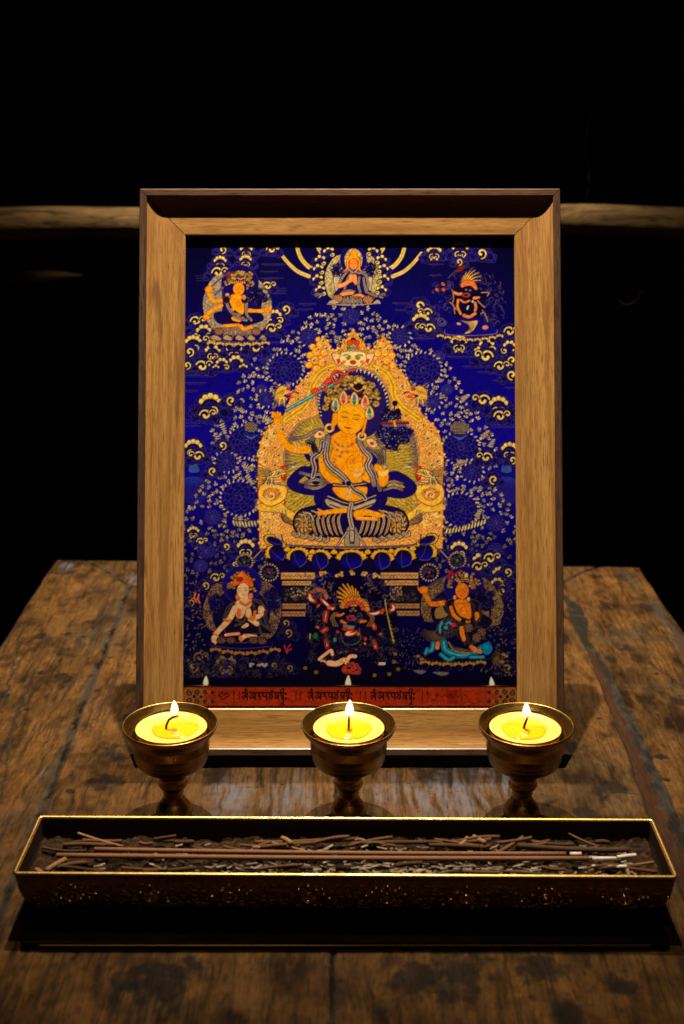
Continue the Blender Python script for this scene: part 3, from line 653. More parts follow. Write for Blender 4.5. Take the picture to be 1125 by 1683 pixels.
    ell(*f((545, 118))[0], 4.4, 4.4, (206, 76, 30), edge=(90, 20, 10)); ell(*f((588, 118))[0], 4.4, 4.4, (206, 76, 30), edge=(90, 20, 10)); ell(*f((566, 100))[0], 4.4, 4, (24, 18, 60)); ell(*f((566, 112))[0], 4, 4, (200, 60, 30))
    ell(*f((540, 145))[0], 4.4, 3, (30, 130, 100)); ell(*f((568, 145))[0], 4, 3, (60, 150, 190)); ell(*f((592, 145))[0], 4, 2.6, (210, 80, 60))
    for s in (-1, 1): fill(f((565+s*70, 190), (565+s*120, 178), (565+s*110, 220), (565+s*75, 250)), (236, 196, 150), edge=(60, 30, 30)); fill(f((565+s*72, 215), (565+s*95, 210), (565+s*85, 240)), (190, 40, 40))
    fill(f((495, 180), (530, 165), (600, 165), (635, 180), (640, 220), (600, 258), (565, 268), (530, 258), (490, 220)), (240, 214, 150), edge=(110, 60, 20))
    for k_ in range(9): ell(*f((485+k_*20, 168-8*math.sin(k_*.39)))[0], 2.2, 2, (200, 150, 80), edge=(60, 30, 20), ew=.5)
    for s in (-1, 1):
        stroke(f((565+s*12, 196), (565+s*35, 186), (565+s*55, 192)), 2, (80, 120, 160)); ell(*f((565+s*28, 205))[0], 3.4, 2.8, (216, 160, 50), edge=(60, 30, 20)); ell(*f((565+s*28, 205))[0], 1.2, 1.2, (30, 16, 16)); ell(*f((565+s*52, 228))[0], 3.6, 3, (214, 110, 80))
    ell(*f((565, 230))[0], 4.8, 3.2, (190, 44, 30), edge=(90, 20, 10)); stroke(f((540, 250), (565, 256), (592, 250)), 1.6, (170, 30, 30)); stroke(f((540, 262), (568, 266), (592, 260)), 2.6, (60, 150, 180))

def maindeity():
    f = T(500, 590, 6.25); h = T(420, 720, 3.516)
    # blossoms of the headdress, hair knot
    for _ in range(150):
        a = rnd.uniform(math.pi*.93, math.pi*2.07); q = rnd.uniform(.25, 1)**.6
        x, y = 500+(490+290*q*math.cos(a))/6.25, 590+(430+260*q*math.sin(a))/6.25
        ell(x, y, rnd.uniform(1.8, 3.6), rnd.uniform(1.8, 3.2), mix((206, 174, 74), (128, 96, 40), rnd.random()), edge=(80, 54, 30), ew=.45)
    for c in ((260, 330), (240, 420), (330, 260), (440, 200), (700, 270), (730, 370), (740, 460), (370, 330), (660, 330), (220, 500)):
        x, y = f(c)[0]
        for k in range(7): a = k*.9; ell(x+3.6*math.cos(a), y+3.2*math.sin(a), 2.2, 2, mix((212, 182, 84), (160, 124, 50), rnd.random()), edge=(96, 66, 30), ew=.4)
        ell(x, y, 1.6, 1.6, (120, 80, 60))
    ell(*f((555, 300))[0], 12.5, 10, (64, 36, 30)); ell(*f((555, 285))[0], 9, 5, (30, 16, 30)); stroke(f((490, 290), (555, 330), (620, 290)), 2, (206, 150, 100))
    for c, r in (((565, 215), 5.4), ((490, 270), 3.4), ((625, 290), 3.6), ((530, 240), 3.2), ((600, 240), 3.2)): ell(*f(c)[0], r, r*.9, (220, 184, 100), edge=(120, 70, 30))
    ell(*f((570, 205))[0], 1.6, 2, (110, 140, 90))
    # sword with red ribbon
    sw = [(168, 505), (300, 430), (480, 330), (540, 285), (485, 345), (310, 445), (176, 516)]
    g = T(420, 530, 3.516)
    fill(g(*sw), (46, 150, 196), edge=(16, 40, 90), ew=.8, sm=False); stroke(g((172, 508), (480, 338)), 1, (130, 214, 232))
    for p in (((350, 410), (330, 400), (345, 385), (362, 395), (352, 412)), ((390, 385), (408, 390), (412, 350), (440, 335), (420, 330), (400, 350)), ((455, 350), (440, 310), (470, 282), (500, 300), (480, 345), (460, 352)), ((480, 290), (520, 300), (545, 280), (580, 272))): stroke(g(*p), 4.6, (96, 10, 20)); stroke(g(*p), 3.2, (204, 44, 34)); stroke(g(*p), .8, (236, 110, 80))
    # scarves behind the body
    SB = (22, 12, 120)
    for p, w in ((((340, 60), (300, 70), (310, 110), (350, 140), (345, 190)), 9), (((400, 90), (370, 140), (330, 170), (350, 200)), 8), (((350, 240), (290, 190), (230, 230), (215, 270), (300, 300), (390, 300)), 15), (((745, 240), (810, 220), (870, 250), (905, 290), (850, 320), (760, 310)), 15), (((640, 80), (690, 140), (660, 200), (700, 260), (720, 320)), 10), (((380, 300), (360, 350), (385, 400)), 11), (((700, 300), (740, 350), (700, 410)), 12)):
        q = h(*p); stroke(q, w+1.8, (10, 6, 40)); stroke(q, w, SB)
    for p, w in ((((335, 0), (310, 50), (330, 110), (345, 180)), 7), (((210, 5), (290, -10), (340, -40), (390, -50)), 4), (((300, 20), (340, 40), (350, 100), (330, 150), (345, 200)), 5), (((260, 200), (320, 215), (370, 210), (410, 230)), 5), (((290, 260), (340, 240), (400, 250)), 5), (((290, 280), (350, 290), (420, 262)), 5), (((650, 60), (700, 100), (720, 150), (690, 170)), 4), (((640, 110), (680, 180), (700, 240), (720, 300)), 6), (((740, 280), (790, 250), (850, 262)), 4), (((745, 300), (800, 285), (850, 300)), 4), (((700, 20), (740, 60), (745, 140)), 4)):
        q = h(*p); stroke(q, w+1.4, (14, 8, 40)); stroke(q, w, (110, 96, 130)); stroke(q, w*.66, (196, 176, 160), taper='both'); stroke(q, w*.2, (50, 36, 90))
    # raised arm
    limb(g, [(300, 735), (215, 730), (165, 690), (130, 610)], 12.5, SKIN, w1=9)
    limb(g, [(130, 600), (125, 550)], 9.5, SKIN, w1=11)
    for k in range(4): limb(g, [(105+k*13, 545), (100+k*14, 520+k % 2*5)], 3.4, SKIN)
    stroke(g((85, 522), (110, 520)), 2, SKIN); stroke(g((60, 560), (75, 570), (60, 585), (80, 580)), 2, (220, 190, 150))
    for y in (590, 604): stroke(g((100, y+6), (130, y+10), (152, y-4)), 2.4, (150, 84, 30)); stroke(g((100, y+6), (130, y+10), (152, y-4)), 1.6, (244, 206, 150))
    for x in (222, 240): stroke(g((x, 690), (x+14, 715), (x+8, 745)), 2.6, (150, 84, 30)); stroke(g((x, 690), (x+14, 715), (x+8, 745)), 1.8, (246, 206, 140))
    # lower body: knees and skirts
    for s in (-1, 1):
        cx = 552+s*205
        fill(h((552+s*20, 420), (552+s*100, 400), (552+s*200, 390), (552+s*300, 420), (552+s*335, 490), (552+s*310, 545), (552+s*220, 570), (552+s*100, 570), (552+s*20, 560)), (20, 10, 84), edge=(10, 6, 40), ew=1.6)
    for s in (-1, 1):
        c = h((552+s*268, 490))[0]
        pleats(c[0], c[1], 17, 20, 12, (206, 160, 80), (96, 68, 60))
        for k in range(3): stroke([(c[0]-14, c[1]-8+k*8), (c[0]+14, c[1]-12+k*10)], .7, (24, 14, 50)); stroke([(c[0]-12+k*9, c[1]-16), (c[0]-8+k*8, c[1]+16)], .7, (24, 14, 50))
        for k in range(6):
            x = 552+s*(50+k*30)
            p = h((x, 425+k*3), (x+s*22, 470), (x+s*10, 530), (x-s*8, 565)); stroke(p, 6.4, (12, 6, 56)); stroke(p, 4.2, (206, 164, 84) if k % 2 else (200, 176, 150), taper='both'); stroke(p, 1.0, (60, 40, 60), taper='both')
        for k in range(5):
            x = 552+s*(150+k*42); q = h((x, 590-k*8))[0]
            fill([(q[0]-7, q[1]), (q[0]-4, q[1]-6), (q[0]+1, q[1]-3), (q[0]+6, q[1]-7), (q[0]+8, q[1]+1), (q[0]+2, q[1]+5), (q[0]-3, q[1]+3)], (178, 150, 120), edge=(14, 8, 50), ew=1)
            stroke([(q[0]-4, q[1]-1), (q[0], q[1]+1), (q[0]+4, q[1]-3)], .8, (60, 40, 60))
        for k in range(4): x = 552+s*(170+k*36); p = h((x-20, 410+k*10), (x+10, 425+k*8), (x+26, 450+k*14)); stroke(p, 4, (14, 8, 60)); stroke(p, 2.4, (190, 170, 150))
    # waist cloth
    fill(h((400, 290), (450, 260), (640, 250), (700, 300), (740, 400), (640, 420), (560, 400), (470, 420), (380, 400)), (24, 14, 110), edge=(10, 6, 40))
    fill(h((410, 350), (550, 395), (690, 350), (670, 395), (560, 425), (430, 400)), (176, 156, 140), edge=(14, 8, 50))
    for k in range(5): stroke(h((415+k*4, 320+k*16), (550, 365+k*14), (700-k*4, 315+k*16)), 1.6, (190, 170, 150) if k % 2 else (16, 8, 60))
    # torso, belly, arms
    fill(f((285, 790), (260, 840), (300, 900), (270, 1010), (262, 1090), (330, 1160), (430, 1210), (480, 1300), (590, 1300), (600, 1220), (640, 1130), (650, 1000), (610, 930), (560, 870), (530, 780), (440, 760), (360, 750)), SKIN, edge=(190, 90, 10), ew=1)
    fill(h((450, 285), (510, 280), (600, 282), (645, 285), (640, 330), (600, 360), (550, 366), (490, 345), (455, 310)), SKIN, edge=(180, 80, 10))
    fill(f((165, 940), (150, 1040), (170, 1160), (240, 1250), (330, 1300), (400, 1300), (360, 1240), (260, 1170), (215, 1090), (210, 980)), SKIN, edge=(180, 80, 10), ew=1)
    fill(f((590, 1130), (600, 1230), (680, 1270), (660, 1180)), SKIN, edge=(180, 80, 10)); fill(f((725, 1090), (770, 1080), (860, 1170), (862, 1260), (820, 1310), (770, 1290), (760, 1180), (730, 1140)), SKIN, edge=(180, 80, 10), ew=1)
    for k in range(3): stroke(f((770, 1150+k*16), (820, 1165+k*14), (862, 1140+k*14)), 2, (246, 206, 130)); ell(*f((830, 1110))[0], 4, 3, (190, 170, 170), edge=(60, 50, 70))
    # neck, necklaces
    fill(f((370, 740), (385, 800), (420, 840), (500, 830), (525, 790), (520, 750)), SKIN); stroke(f((385, 800), (440, 825), (520, 790)), .8, (200, 90, 10)); stroke(f((375, 775), (440, 800), (515, 770)), .7, (200, 90, 10))
    ell(*f((450, 745))[0], 11, 4, (226, 130, 10), al=.6)
    for k, (x, y) in enumerate(((320, 850), (350, 880), (400, 900), (455, 895), (495, 875), (540, 850), (340, 935), (390, 955), (445, 955), (370, 1000), (310, 1060), (330, 1100), (600, 1010), (590, 1090), (600, 1180), (305, 1030), (560, 970), (350, 1130))):
        ell(*f((x, y))[0], 2.6, 2.6, (226, 150, 90), edge=(170, 70, 30), ew=.5); ell(*f((x, y))[0], 1.5, 1.5, [(190, 40, 40), (60, 110, 130), (90, 130, 60), (210, 90, 80)][k % 4])
    for p in (((320, 850), (400, 915), (500, 880), (545, 840)), ((300, 900), (340, 1000), (400, 960), (480, 960)), ((290, 1060), (350, 1140), (400, 1100), (440, 1080)), ((610, 960), (600, 1060), (590, 1150), (560, 1220))): stroke(f(*p), .8, (200, 100, 50))
    # hand at the chest
    fill(f((440, 1060), (470, 1000), (520, 990), (560, 1010), (600, 1060), (600, 1120), (560, 1170), (500, 1160), (450, 1120)), (248, 166, 30), edge=(190, 84, 10), ew=1)
    for k in range(4): fill(f((505+k*22, 960-k*5), (520+k*24, 950-k*4), (545+k*18, 1040), (520+k*16, 1050)), (248, 166, 30), edge=(190, 90, 10), ew=.6)
    ell(*f((505, 1050))[0], 5.4, 5, (246, 160, 30), edge=(180, 80, 10)); ell(*f((508, 1050))[0], 2.6, 2.4, (230, 130, 20), edge=(180, 80, 10), ew=.5)
    for k in range(3): stroke(f((500+k*6, 1165+k*16), (560, 1180+k*16), (605, 1120+k*16)), 2.2, (150, 84, 30)); stroke(f((500+k*6, 1165+k*16), (560, 1180+k*16), (605, 1120+k*16)), 1.5, (246, 208, 150))
    # scarf down the chest
    p = f((250, 800), (235, 900), (225, 1010), (270, 1100), (370, 1180), (440, 1250), (500, 1330)); stroke(p, 10, (12, 8, 40)); stroke(p, 8.2, (118, 104, 136)); stroke(p, 6, (204, 184, 168), taper='both'); stroke(p, 2.2, (34, 22, 90), taper='both')
    p = f((190, 850), (170, 950), (90, 1020), (110, 1120), (90, 1210)); stroke(p, 9, (12, 8, 40)); stroke(p, 7.4, (180, 160, 156)); stroke(p, 2.4, (40, 28, 90))
    p = f((560, 830), (610, 930), (680, 1010), (650, 1100), (700, 1200), (720, 1290)); stroke(p, 10, (12, 8, 40)); stroke(p, 8.2, (118, 104, 136)); stroke(p, 6, (200, 180, 166), taper='both'); stroke(p, 2, (34, 22, 90), taper='both')
    for k in range(14): ell(*f((200+rnd.uniform(-25, 25), 830+k*18))[0], .8, .8, (60, 40, 70)); ell(*f((600+k*5, 860+k*22))[0], .8, .8, (60, 40, 70))
    for k in range(5): stroke(f((700+k*22, 930), (760+k*14, 1010), (740+k*20, 1080)), 1.8, (24, 16, 50)); stroke(f((706+k*22, 930), (766+k*14, 1010), (746+k*20, 1080)), .8, (150, 136, 130))
    for k in range(4): stroke(f((20+k*30, 860-k*10), (80+k*10, 880), (110+k*14, 960)), 1.6, (30, 20, 50))
    p = h((450, 270), (530, 275), (640, 262)); stroke(p, 6, (14, 8, 60)); stroke(p, 1.6, (200, 180, 160)); p = h((530, 250), (570, 300), (620, 330), (635, 352)); stroke(p, 8.5, (12, 8, 40)); stroke(p, 7, (188, 168, 150)); stroke(p, 2.6, (30, 20, 80)); ell(*h((540, 262))[0], 5, 5, (24, 16, 90), edge=(190, 170, 150))
    p = h((552, 300), (525, 320), (545, 340)); stroke(p, 4, (190, 170, 150))
    # legs
    limb(h, [(590, 440), (640, 430), (720, 445)], 13, SKIN, w1=7); limb(h, [(590, 462), (700, 470)], 6, SKIN, w1=4)
    for k in range(5): stroke(h((705+k*8, 428+k*4), (712+k*8, 455)), 1.6, SKIN); ell(*h((740, 452-k*5))[0], 1.4, 1.2, (230, 130, 10))
    for k in range(9): ell(*h((600+k*13, 462-abs(k-4)*1.2))[0], 1.1, 1.1, (246, 214, 170))
    limb(h, [(520, 418), (440, 425), (375, 435)], 7.5, SKIN, w1=6.5); ell(*h((372, 432))[0], 5, 3.4, SKIN, edge=(190, 90, 10))
    # centre hanging cloth
    fill(h((530, 520), (585, 520), (600, 630), (520, 630)), (150, 136, 130), edge=(14, 8, 50)); fill(h((545, 530), (572, 530), (575, 600), (545, 600)), (60, 50, 80)); fill(h((549, 536), (567, 536), (569, 592), (549, 592)), (170, 156, 140)); stroke(h((545, 610), (575, 610)), 1, (30, 20, 60)); fill(h((518, 632), (602, 632), (606, 662), (516, 662)), (190, 150, 60), sm=False)
    for s in (-1, 1): p = h((555+s*25, 540), (555+s*60, 590), (555+s*90, 640)); stroke(p, 4, (14, 8, 60)); stroke(p, 2.4, (180, 160, 150))
    p = h((555, 380), (545, 440), (560, 520)); stroke(p, 9, (14, 8, 60)); stroke(p, 7, (180, 160, 150)); stroke(p, 1.4, (30, 20, 80)); 
    # head
    for s, p in ((0, ((345, 560), (300, 560), (292, 640), (300, 720), (318, 690), (345, 640))), (1, ((632, 580), (648, 620), (630, 700), (600, 790), (592, 760), (610, 680)))): fill(f(*p), SKIN, edge=(190, 90, 10), ew=.9)
    fill(f((350, 530), (340, 620), (352, 690), (400, 745), (480, 775), (550, 750), (602, 690), (628, 610), (630, 520), (600, 475), (480, 450), (385, 470)), (247, 170, 20), edge=(190, 96, 10), ew=1)
    stroke(f((388, 548), (420, 540), (456, 562)), 1.1, (90, 50, 10)); stroke(f((510, 578), (545, 574), (582, 590)), 1.1, (90, 50, 10))
    stroke(f((385, 588), (412, 602), (448, 598)), 1.1, (80, 40, 10)); stroke(f((500, 612), (535, 626), (575, 614)), 1.1, (80, 40, 10)); stroke(f((388, 578), (415, 585), (445, 588)), .6, (170, 90, 10)); stroke(f((505, 602), (538, 606), (570, 604)), .6, (170, 90, 10))
    stroke(f((462, 600), (450, 650), (438, 668), (455, 680)), .7, (200, 100, 10)); stroke(f((455, 680), (480, 674)), .8, (180, 80, 10))
    fill(f((412, 692), (440, 696), (452, 700), (490, 706), (456, 722), (430, 712)), (206, 50, 20)); stroke(f((415, 695), (450, 704), (488, 707)), .5, (130, 20, 10)); stroke(f((425, 738), (455, 746)), .6, (210, 110, 10))
    # crown
    for c, a, b in (((325, 470), (60, 140, 190), (30, 110, 60)), ((405, 398), (216, 90, 110), (190, 50, 90)), ((517, 410), (40, 120, 200), (50, 130, 70)), ((628, 440), (216, 60, 60), (230, 120, 150)), ((672, 548), (40, 120, 60), (70, 160, 190))):
        x, y = f(c)[0]
        fill([(x-7, y+7), (x-6, y-3), (x, y-12), (x+6.4, y-3), (x+7, y+7), (x, y+12)], (226, 186, 120), edge=(110, 60, 30), ew=.8)
        fill([(x-3, y+1), (x, y-8), (x+3.2, y+1), (x, y+3)], a, edge=(120, 80, 40), ew=.4); fill([(x-3.4, y+5), (x, y+2), (x+3.4, y+5), (x, y+11)], b, edge=(200, 190, 150), ew=.4)
    for c in ((365, 440), (460, 385), (575, 410), (660, 480), (290, 500), (690, 600), (460, 420)): ell(*f(c)[0], 2.2, 2.4, (214, 120, 60), edge=(120, 60, 30), ew=.5)
    # earrings
    for c, r in (((262, 708), 8.4), ((595, 795), 8)): 
        x, y = f(c)[0]; ell(x, y, r, r*.95, (150, 96, 50)); ell(x, y, r-.7, r*.86, (236, 196, 140)); ell(x, y, r*.55, r*.5, (60, 34, 60))
    limb(f, [(300, 640), (292, 712)], 4, SKIN, w1=3); limb(f, [(622, 700), (592, 790)], 4, SKIN, w1=3)
    fill(f((110, 770), (160, 735), (215, 760), (205, 800), (150, 815), (105, 800)), (230, 190, 140), edge=(80, 50, 50)); ell(*f((162, 772))[0], 2.6, 2.6, (196, 50, 30))
    fill(f((640, 830), (700, 815), (755, 870), (740, 910), (690, 905), (650, 870)), (232, 196, 150), edge=(60, 40, 60)); ell(*f((698, 868))[0], 3.6, 3, (190, 36, 40), rot=.4)
    # lotus carrying a book
    bush(*f((930, 770))[0], 31, 18, 110, dot=(226, 214, 190)); bush(*f((900, 860))[0], 18, 15, 50, dot=(220, 206, 180)); bush(*f((900, 580))[0], 18, 9, 30, dot=(210, 196, 170))
    for _ in range(40): x, y = rnd.uniform(760, 1090), rnd.uniform(700, 830); stroke(spiral(*f((x, y))[0], rnd.uniform(2, 4), rnd.random()*6, .6, 1, n=8), .7, (34, 30, 150), sm=False)
    for c in ((935, 455), (850, 525), (965, 535)): ell(*f(c)[0], 4.6, 4.6, (16, 10, 44)); ell(*f(c)[0], 2, 2, (30, 20, 70))
    stroke(f((930, 480), (925, 640)), 2, (16, 10, 40)); stroke(f((800, 660), (1070, 655)), 4.6, (110, 24, 30)); stroke(f((800, 655), (1070, 650)), .9, (180, 60, 50)); stroke(f((830, 684), (1040, 682)), 3.4, (90, 90, 170)); stroke(f((925, 640), (938, 690)), 3.6, (240, 150, 20))

def lotusbase():
    h = T(420, 720, 3.516)
    # seat
    p = spl(h((150, 560), (170, 610), (260, 622), (552, 630), (850, 622), (945, 605), (958, 560)), n=8)
    stroke(p, 2.6, (14, 8, 60)); stroke(p, 1.2, (120, 104, 150))
    fill(h((60, 640), (150, 625), (552, 640), (960, 625), (1050, 640), (1000, 740), (800, 770), (552, 775), (300, 770), (100, 740)), (14, 8, 60))
    pet = [(118, 650, -.62), (245, 678, -.2), (372, 690, -.1), (555, 690, 0), (735, 690, .1), (862, 678, .2), (990, 645, .62), (95, 590, -1.2), (1012, 585, 1.2)]
    Yl = (222, 168, 44)
    for i, (x, y, a) in enumerate(pet):
        cx, cy = h((x, y))[0]; w = 19 if i != 3 else 25; hh = 13
        if i > 6: w = 9
        ca, sa = math.cos(a), math.sin(a)
        q = []
        for k in range(9):
            t = math.pi+math.pi*k/8
            for dr, dt in ((1.0, -.12), (1.12, 0), (1.0, .12)): q.append((w*dr*math.cos(t+dt), hh*dr*math.sin(t+dt)))
        q += [(w*.75, 5), (w*.62, -2), (w*.3, -hh*.55), (-w*.3, -hh*.55), (-w*.62, -2), (-w*.75, 5)]
        R = [(cx+u*ca-v*sa, cy+u*sa+v*ca) for u, v in q]
        fill(R, Yl, edge=(30, 16, 16), ew=1)
        q = [(-w*.7, 4), (-w*.6, -3), (-w*.3, -hh*.6), (w*.3, -hh*.6), (w*.6, -3), (w*.7, 4), (w*.6, 13), (0, 20), (-w*.6, 13)]
        R = [(cx+u*ca-v*sa, cy+u*sa+v*ca) for u, v in q]
        fill(R, lambda X, Y, cy=cy: np.stack([16+0*X, 10+0*X, np.clip(40+(Y-cy+8)*6, 36, 150)], -1), edge=(16, 8, 40), ew=.8)
        stroke(R[3:8], .7, (130, 124, 170)); stroke([R[2], ((R[2][0]+R[8][0])/2+4, cy+6), R[7]], .6, (90, 84, 160))
    for x, y in ((185, 640), (330, 655), (455, 655), (650, 655), (785, 650), (910, 635)): cx, cy = h((x, y))[0]; fill([(cx-6, cy+2), (cx, cy-4), (cx+6, cy+2), (cx, cy+5)], Yl, edge=(30, 16, 16))
    # plinth behind the lower figures
    for (x0, x1, y0, y1) in ((462, 518, 941, 952), (464, 512, 955, 962), (626, 688, 941, 951), (632, 688, 954, 962), (464, 503, 992, 1001), (464, 502, 1005, 1013), (645, 690, 992, 1000), (645, 690, 1004, 1012)):
        dk = 0 if y0 < 970 else .3
        fill([(x0-2, y0-1.5), (x1+2, y0-1.5), (x1+2, y1+1.5), (x0-2, y1+1.5)], (20, 12, 34), sm=False)
        fill([(x0, y0), (x1, y0), (x1, y1), (x0, y1)], mix((196, 148, 96), (60, 40, 40), dk), sm=False, edge=(90, 60, 50), ew=.5)
        xs = np.arange(x0, x1, 3.0); stroke(np.c_[xs, (y0+y1)/2+1.6*np.where(np.arange(len(xs)) % 2, 1, -1)], .7, (50, 26, 30), sm=False)
    for (x0, x1) in ((464, 520), (640, 690)):
        fill([(x0, 964), (x1, 964), (x1, 990), (x0, 990)], (22, 16, 40), sm=False)
        for _ in range(26): stroke(spiral(rnd.uniform(x0+3, x1-3), rnd.uniform(967, 987), rnd.uniform(2, 4), rnd.random()*6, .8, rnd.choice((-1, 1)), n=9), .8, mix((120, 104, 90), (60, 50, 70), rnd.random()), sm=False)
    for cx, cy in ((487, 975), (505, 970), (653, 972), (640, 980)):
        for _ in range(16): ell(cx+rnd.uniform(-8, 8), cy+rnd.uniform(-7, 7), 1.8, 1.8, (166, 136, 120), edge=(40, 26, 40), ew=.5)
    for cx, cy, r in ((402, 924, 13), (443, 941, 14), (706, 941, 14), (752, 921, 13)):
        for k in range(20): a = k*math.pi/10; leaf(cx+r*.9*math.cos(a), cy+r*.85*math.sin(a), 4.5, a+.5, 3, (170, 144, 120))
        ell(cx, cy, r*.9, r*.8, (18, 12, 50))
        for k in range(24): a = rnd.random()*6.28; q = rnd.uniform(.3, .8); ell(cx+r*q*math.cos(a), cy+r*q*.85*math.sin(a), 1.5, 1.3, (40, 34, 80), edge=(90, 84, 110), ew=.35)
        ell(cx, cy, 2, 2, (190, 40, 50) if cx in (443, 706) else (60, 130, 70))
    for s in (-1, 1): stroke([(577+s*146, 903), (577+s*160, 918)], 3, (14, 10, 40)); stroke([(577+s*146, 903), (577+s*160, 918)], 1.6, (170, 150, 120))

def smoke(x0, x1, y0, y1, n, c1=(120, 98, 100), c2=(50, 40, 90)):
    for _ in range(n):
        stroke(spiral(rnd.uniform(x0, x1), rnd.uniform(y0, y1), rnd.uniform(2.4, 6), rnd.random()*6, rnd.uniform(.5, .9), rnd.choice((-1, 1)), n=10), rnd.uniform(.9, 1.8), mix(c1, c2, rnd.random()), taper=True, sm=False)

def lowerfigs():
    # ---- dim leafy ground of the lower corners
    for _ in range(420):
        x = rnd.uniform(303, 372) if rnd.random() < .6 else rnd.uniform(790, 850); y = rnd.uniform(950, 1112)
        if 335 < x and y < 1075 and x < 400: continue
        leaf(x, y, rnd.uniform(4, 8), rnd.random()*6, 2.4, mix((110, 92, 76), (34, 28, 70), rnd.random()), edge=(10, 6, 40))
    for _ in range(130): stroke(spiral(rnd.uniform(303, 470), rnd.uniform(1080, 1115), rnd.uniform(3, 6), rnd.random()*6, .7, 1, n=9), .9, mix((80, 64, 60), (30, 24, 60), rnd.random()), sm=False)
    for _ in range(150): ell(rnd.uniform(650, 700), rnd.uniform(1030, 1100), .8, .8, mix((120, 110, 130), (40, 36, 90), rnd.random()))
    for _ in range(40): stroke(spiral(rnd.uniform(815, 848), rnd.uniform(970, 1100), rnd.uniform(3, 6), rnd.random()*6, .5, 1, n=8), .7, (44, 38, 80), sm=False)
    # ===== lower left: white-skinned deity
    f = T(320, 920, 7.03); W = (206, 170, 138); WL = (150, 60, 20)
    fill(f((300, 260), (160, 380), (100, 560), (120, 700), (200, 820), (560, 900), (880, 900), (1000, 650), (980, 450), (820, 250)), speck((130, 100, 78), (50, 34, 50), 1.2, 14))
    ell(*f((540, 640))[0], 48, 46, (16, 10, 60), edge=(110, 90, 80)); bush(*f((250, 510))[0], 14, 16, 30, dot=(90, 80, 90)); bush(*f((900, 480))[0], 15, 22, 60, dot=(90, 80, 90))
    ell(*f((548, 290))[0], 32.5, 31, (22, 14, 130), edge=(50, 40, 140)); ell(*f((548, 320))[0], 25, 25, (16, 10, 80))
    for _ in range(70):
        a = rnd.uniform(math.pi*.85, math.pi*2.15); q = rnd.uniform(.5, 1); x, y = f((548+165*q*math.cos(a), 300+160*q*math.sin(a)))[0]
        ell(x, y, rnd.uniform(1.8, 3.2), rnd.uniform(1.6, 2.8), mix((190, 146, 60), (130, 84, 40), rnd.random()), edge=(60, 34, 30), ew=.45)
    fill(f((440, 300), (470, 210), (540, 140), (620, 190), (680, 290), (640, 320), (560, 270), (480, 300)), (204, 90, 40), edge=(120, 40, 20)); ell(*f((520, 225))[0], 6, 4.4, (140, 40, 20)); fill(f((500, 190), (548, 130), (580, 190)), (214, 110, 60))
    fill(f((430, 500), (330, 680), (370, 850), (560, 860), (760, 850), (900, 840), (830, 650), (800, 520), (720, 460)), (18, 12, 44), edge=(90, 80, 80))
    for p in (((440, 500), (370, 620), (350, 700)), ((700, 470), (780, 520), (830, 600), (800, 650)), ((740, 640), (780, 740), (880, 820)), ((800, 660), (840, 760), (900, 830)), ((480, 690), (560, 720), (600, 640)), ((470, 760), (540, 740)), ((660, 460), (690, 560)), ((740, 700), (760, 830), (800, 870))): stroke(f(*p), 3, (90, 78, 84)); stroke(f(*p), 1.1, (20, 14, 40))
    fill(f((470, 500), (480, 650), (540, 680), (600, 600), (660, 520), (640, 470), (560, 440)), W, edge=WL); ell(*f((515, 620))[0], 3.6, 8, (196, 96, 50)); 
    limb(f, [(470, 560), (400, 690), (270, 830), (240, 880)], 10, W, line=WL, w1=7); ell(*f((240, 915))[0], 7, 7.5, W, edge=WL); stroke(f((240, 930), (240, 975)), 2, W); stroke(f((260, 920), (290, 940)), 2, W)
    stroke(f((345, 690), (380, 710), (420, 700)), 4, (196, 90, 40)); stroke(f((220, 850), (260, 875)), 3.4, (196, 90, 40))
    limb(f, [(770, 560), (760, 640), (640, 690)], 9, W, line=WL, w1=7); fill(f((590, 600), (610, 560), (650, 570), (660, 650), (620, 670), (590, 650)), W, edge=WL); limb(f, [(650, 690), (720, 740)], 8, W, line=WL); stroke(f((640, 680), (680, 690), (700, 600)), 5, (196, 100, 50)); fill(f((740, 540), (790, 540), (810, 590), (740, 620)), W, edge=WL)
    fill(f((540, 780), (600, 730), (630, 760), (580, 790)), W)
    limb(f, [(360, 870), (440, 860), (510, 855)], 4.4, (220, 150, 130), line=WL); limb(f, [(540, 910), (600, 880), (710, 885)], 7.5, W, line=WL, w1=4); stroke(f((530, 890), (540, 930)), 5, (200, 100, 50)); stroke(f((570, 860), (640, 890), (720, 890)), 1.6, (200, 90, 40))
    for c in ((310, 930), (420, 930), (780, 940), (680, 930)): pleats(*f(c)[0], 8, 6, 8, (120, 84, 60), (60, 40, 50))
    stroke(f((190, 960), (210, 1010), (540, 1025), (880, 1000), (890, 950)), 3, (22, 16, 110)); stroke(f((200, 990), (540, 1030), (880, 1000)), 1, (60, 54, 120))
    petals(345, 462, 1068, 8, 6, 9, (150, 100, 40), inner=(12, 8, 60))
    fill(f((520, 420), (640, 400), (660, 470), (590, 500), (530, 490)), W); stroke(f((530, 480), (580, 520), (650, 480)), 3, (196, 96, 44)); stroke(f((530, 500), (585, 535), (650, 500)), 1, (160, 60, 30))
    for c in ((500, 430), (650, 420)): ell(*f(c)[0], 4, 5.4, (206, 110, 70), edge=(90, 30, 30))
    face(*f((560, 355))[0], 10, 12.5, (212, 180, 142), line=(130, 70, 50), tilt=.1)
    for c in ((40, 450), (0, 440)): stroke(f((c[0]+10, c[1]-50), (c[0], c[1]), (c[0]+20, c[1]+50)), 2.6, (210, 100, 60)); stroke(f((c[0]-30, c[1]+10), c), 2, (210, 100, 60))
    for p in (((1070, 1080), (1050, 1030), (1040, 990)), ((1070, 1080), (1080, 1020), (1110, 980)), ((1070, 1060), (1120, 1030))): stroke(f(*p), 2, (190, 40, 50))
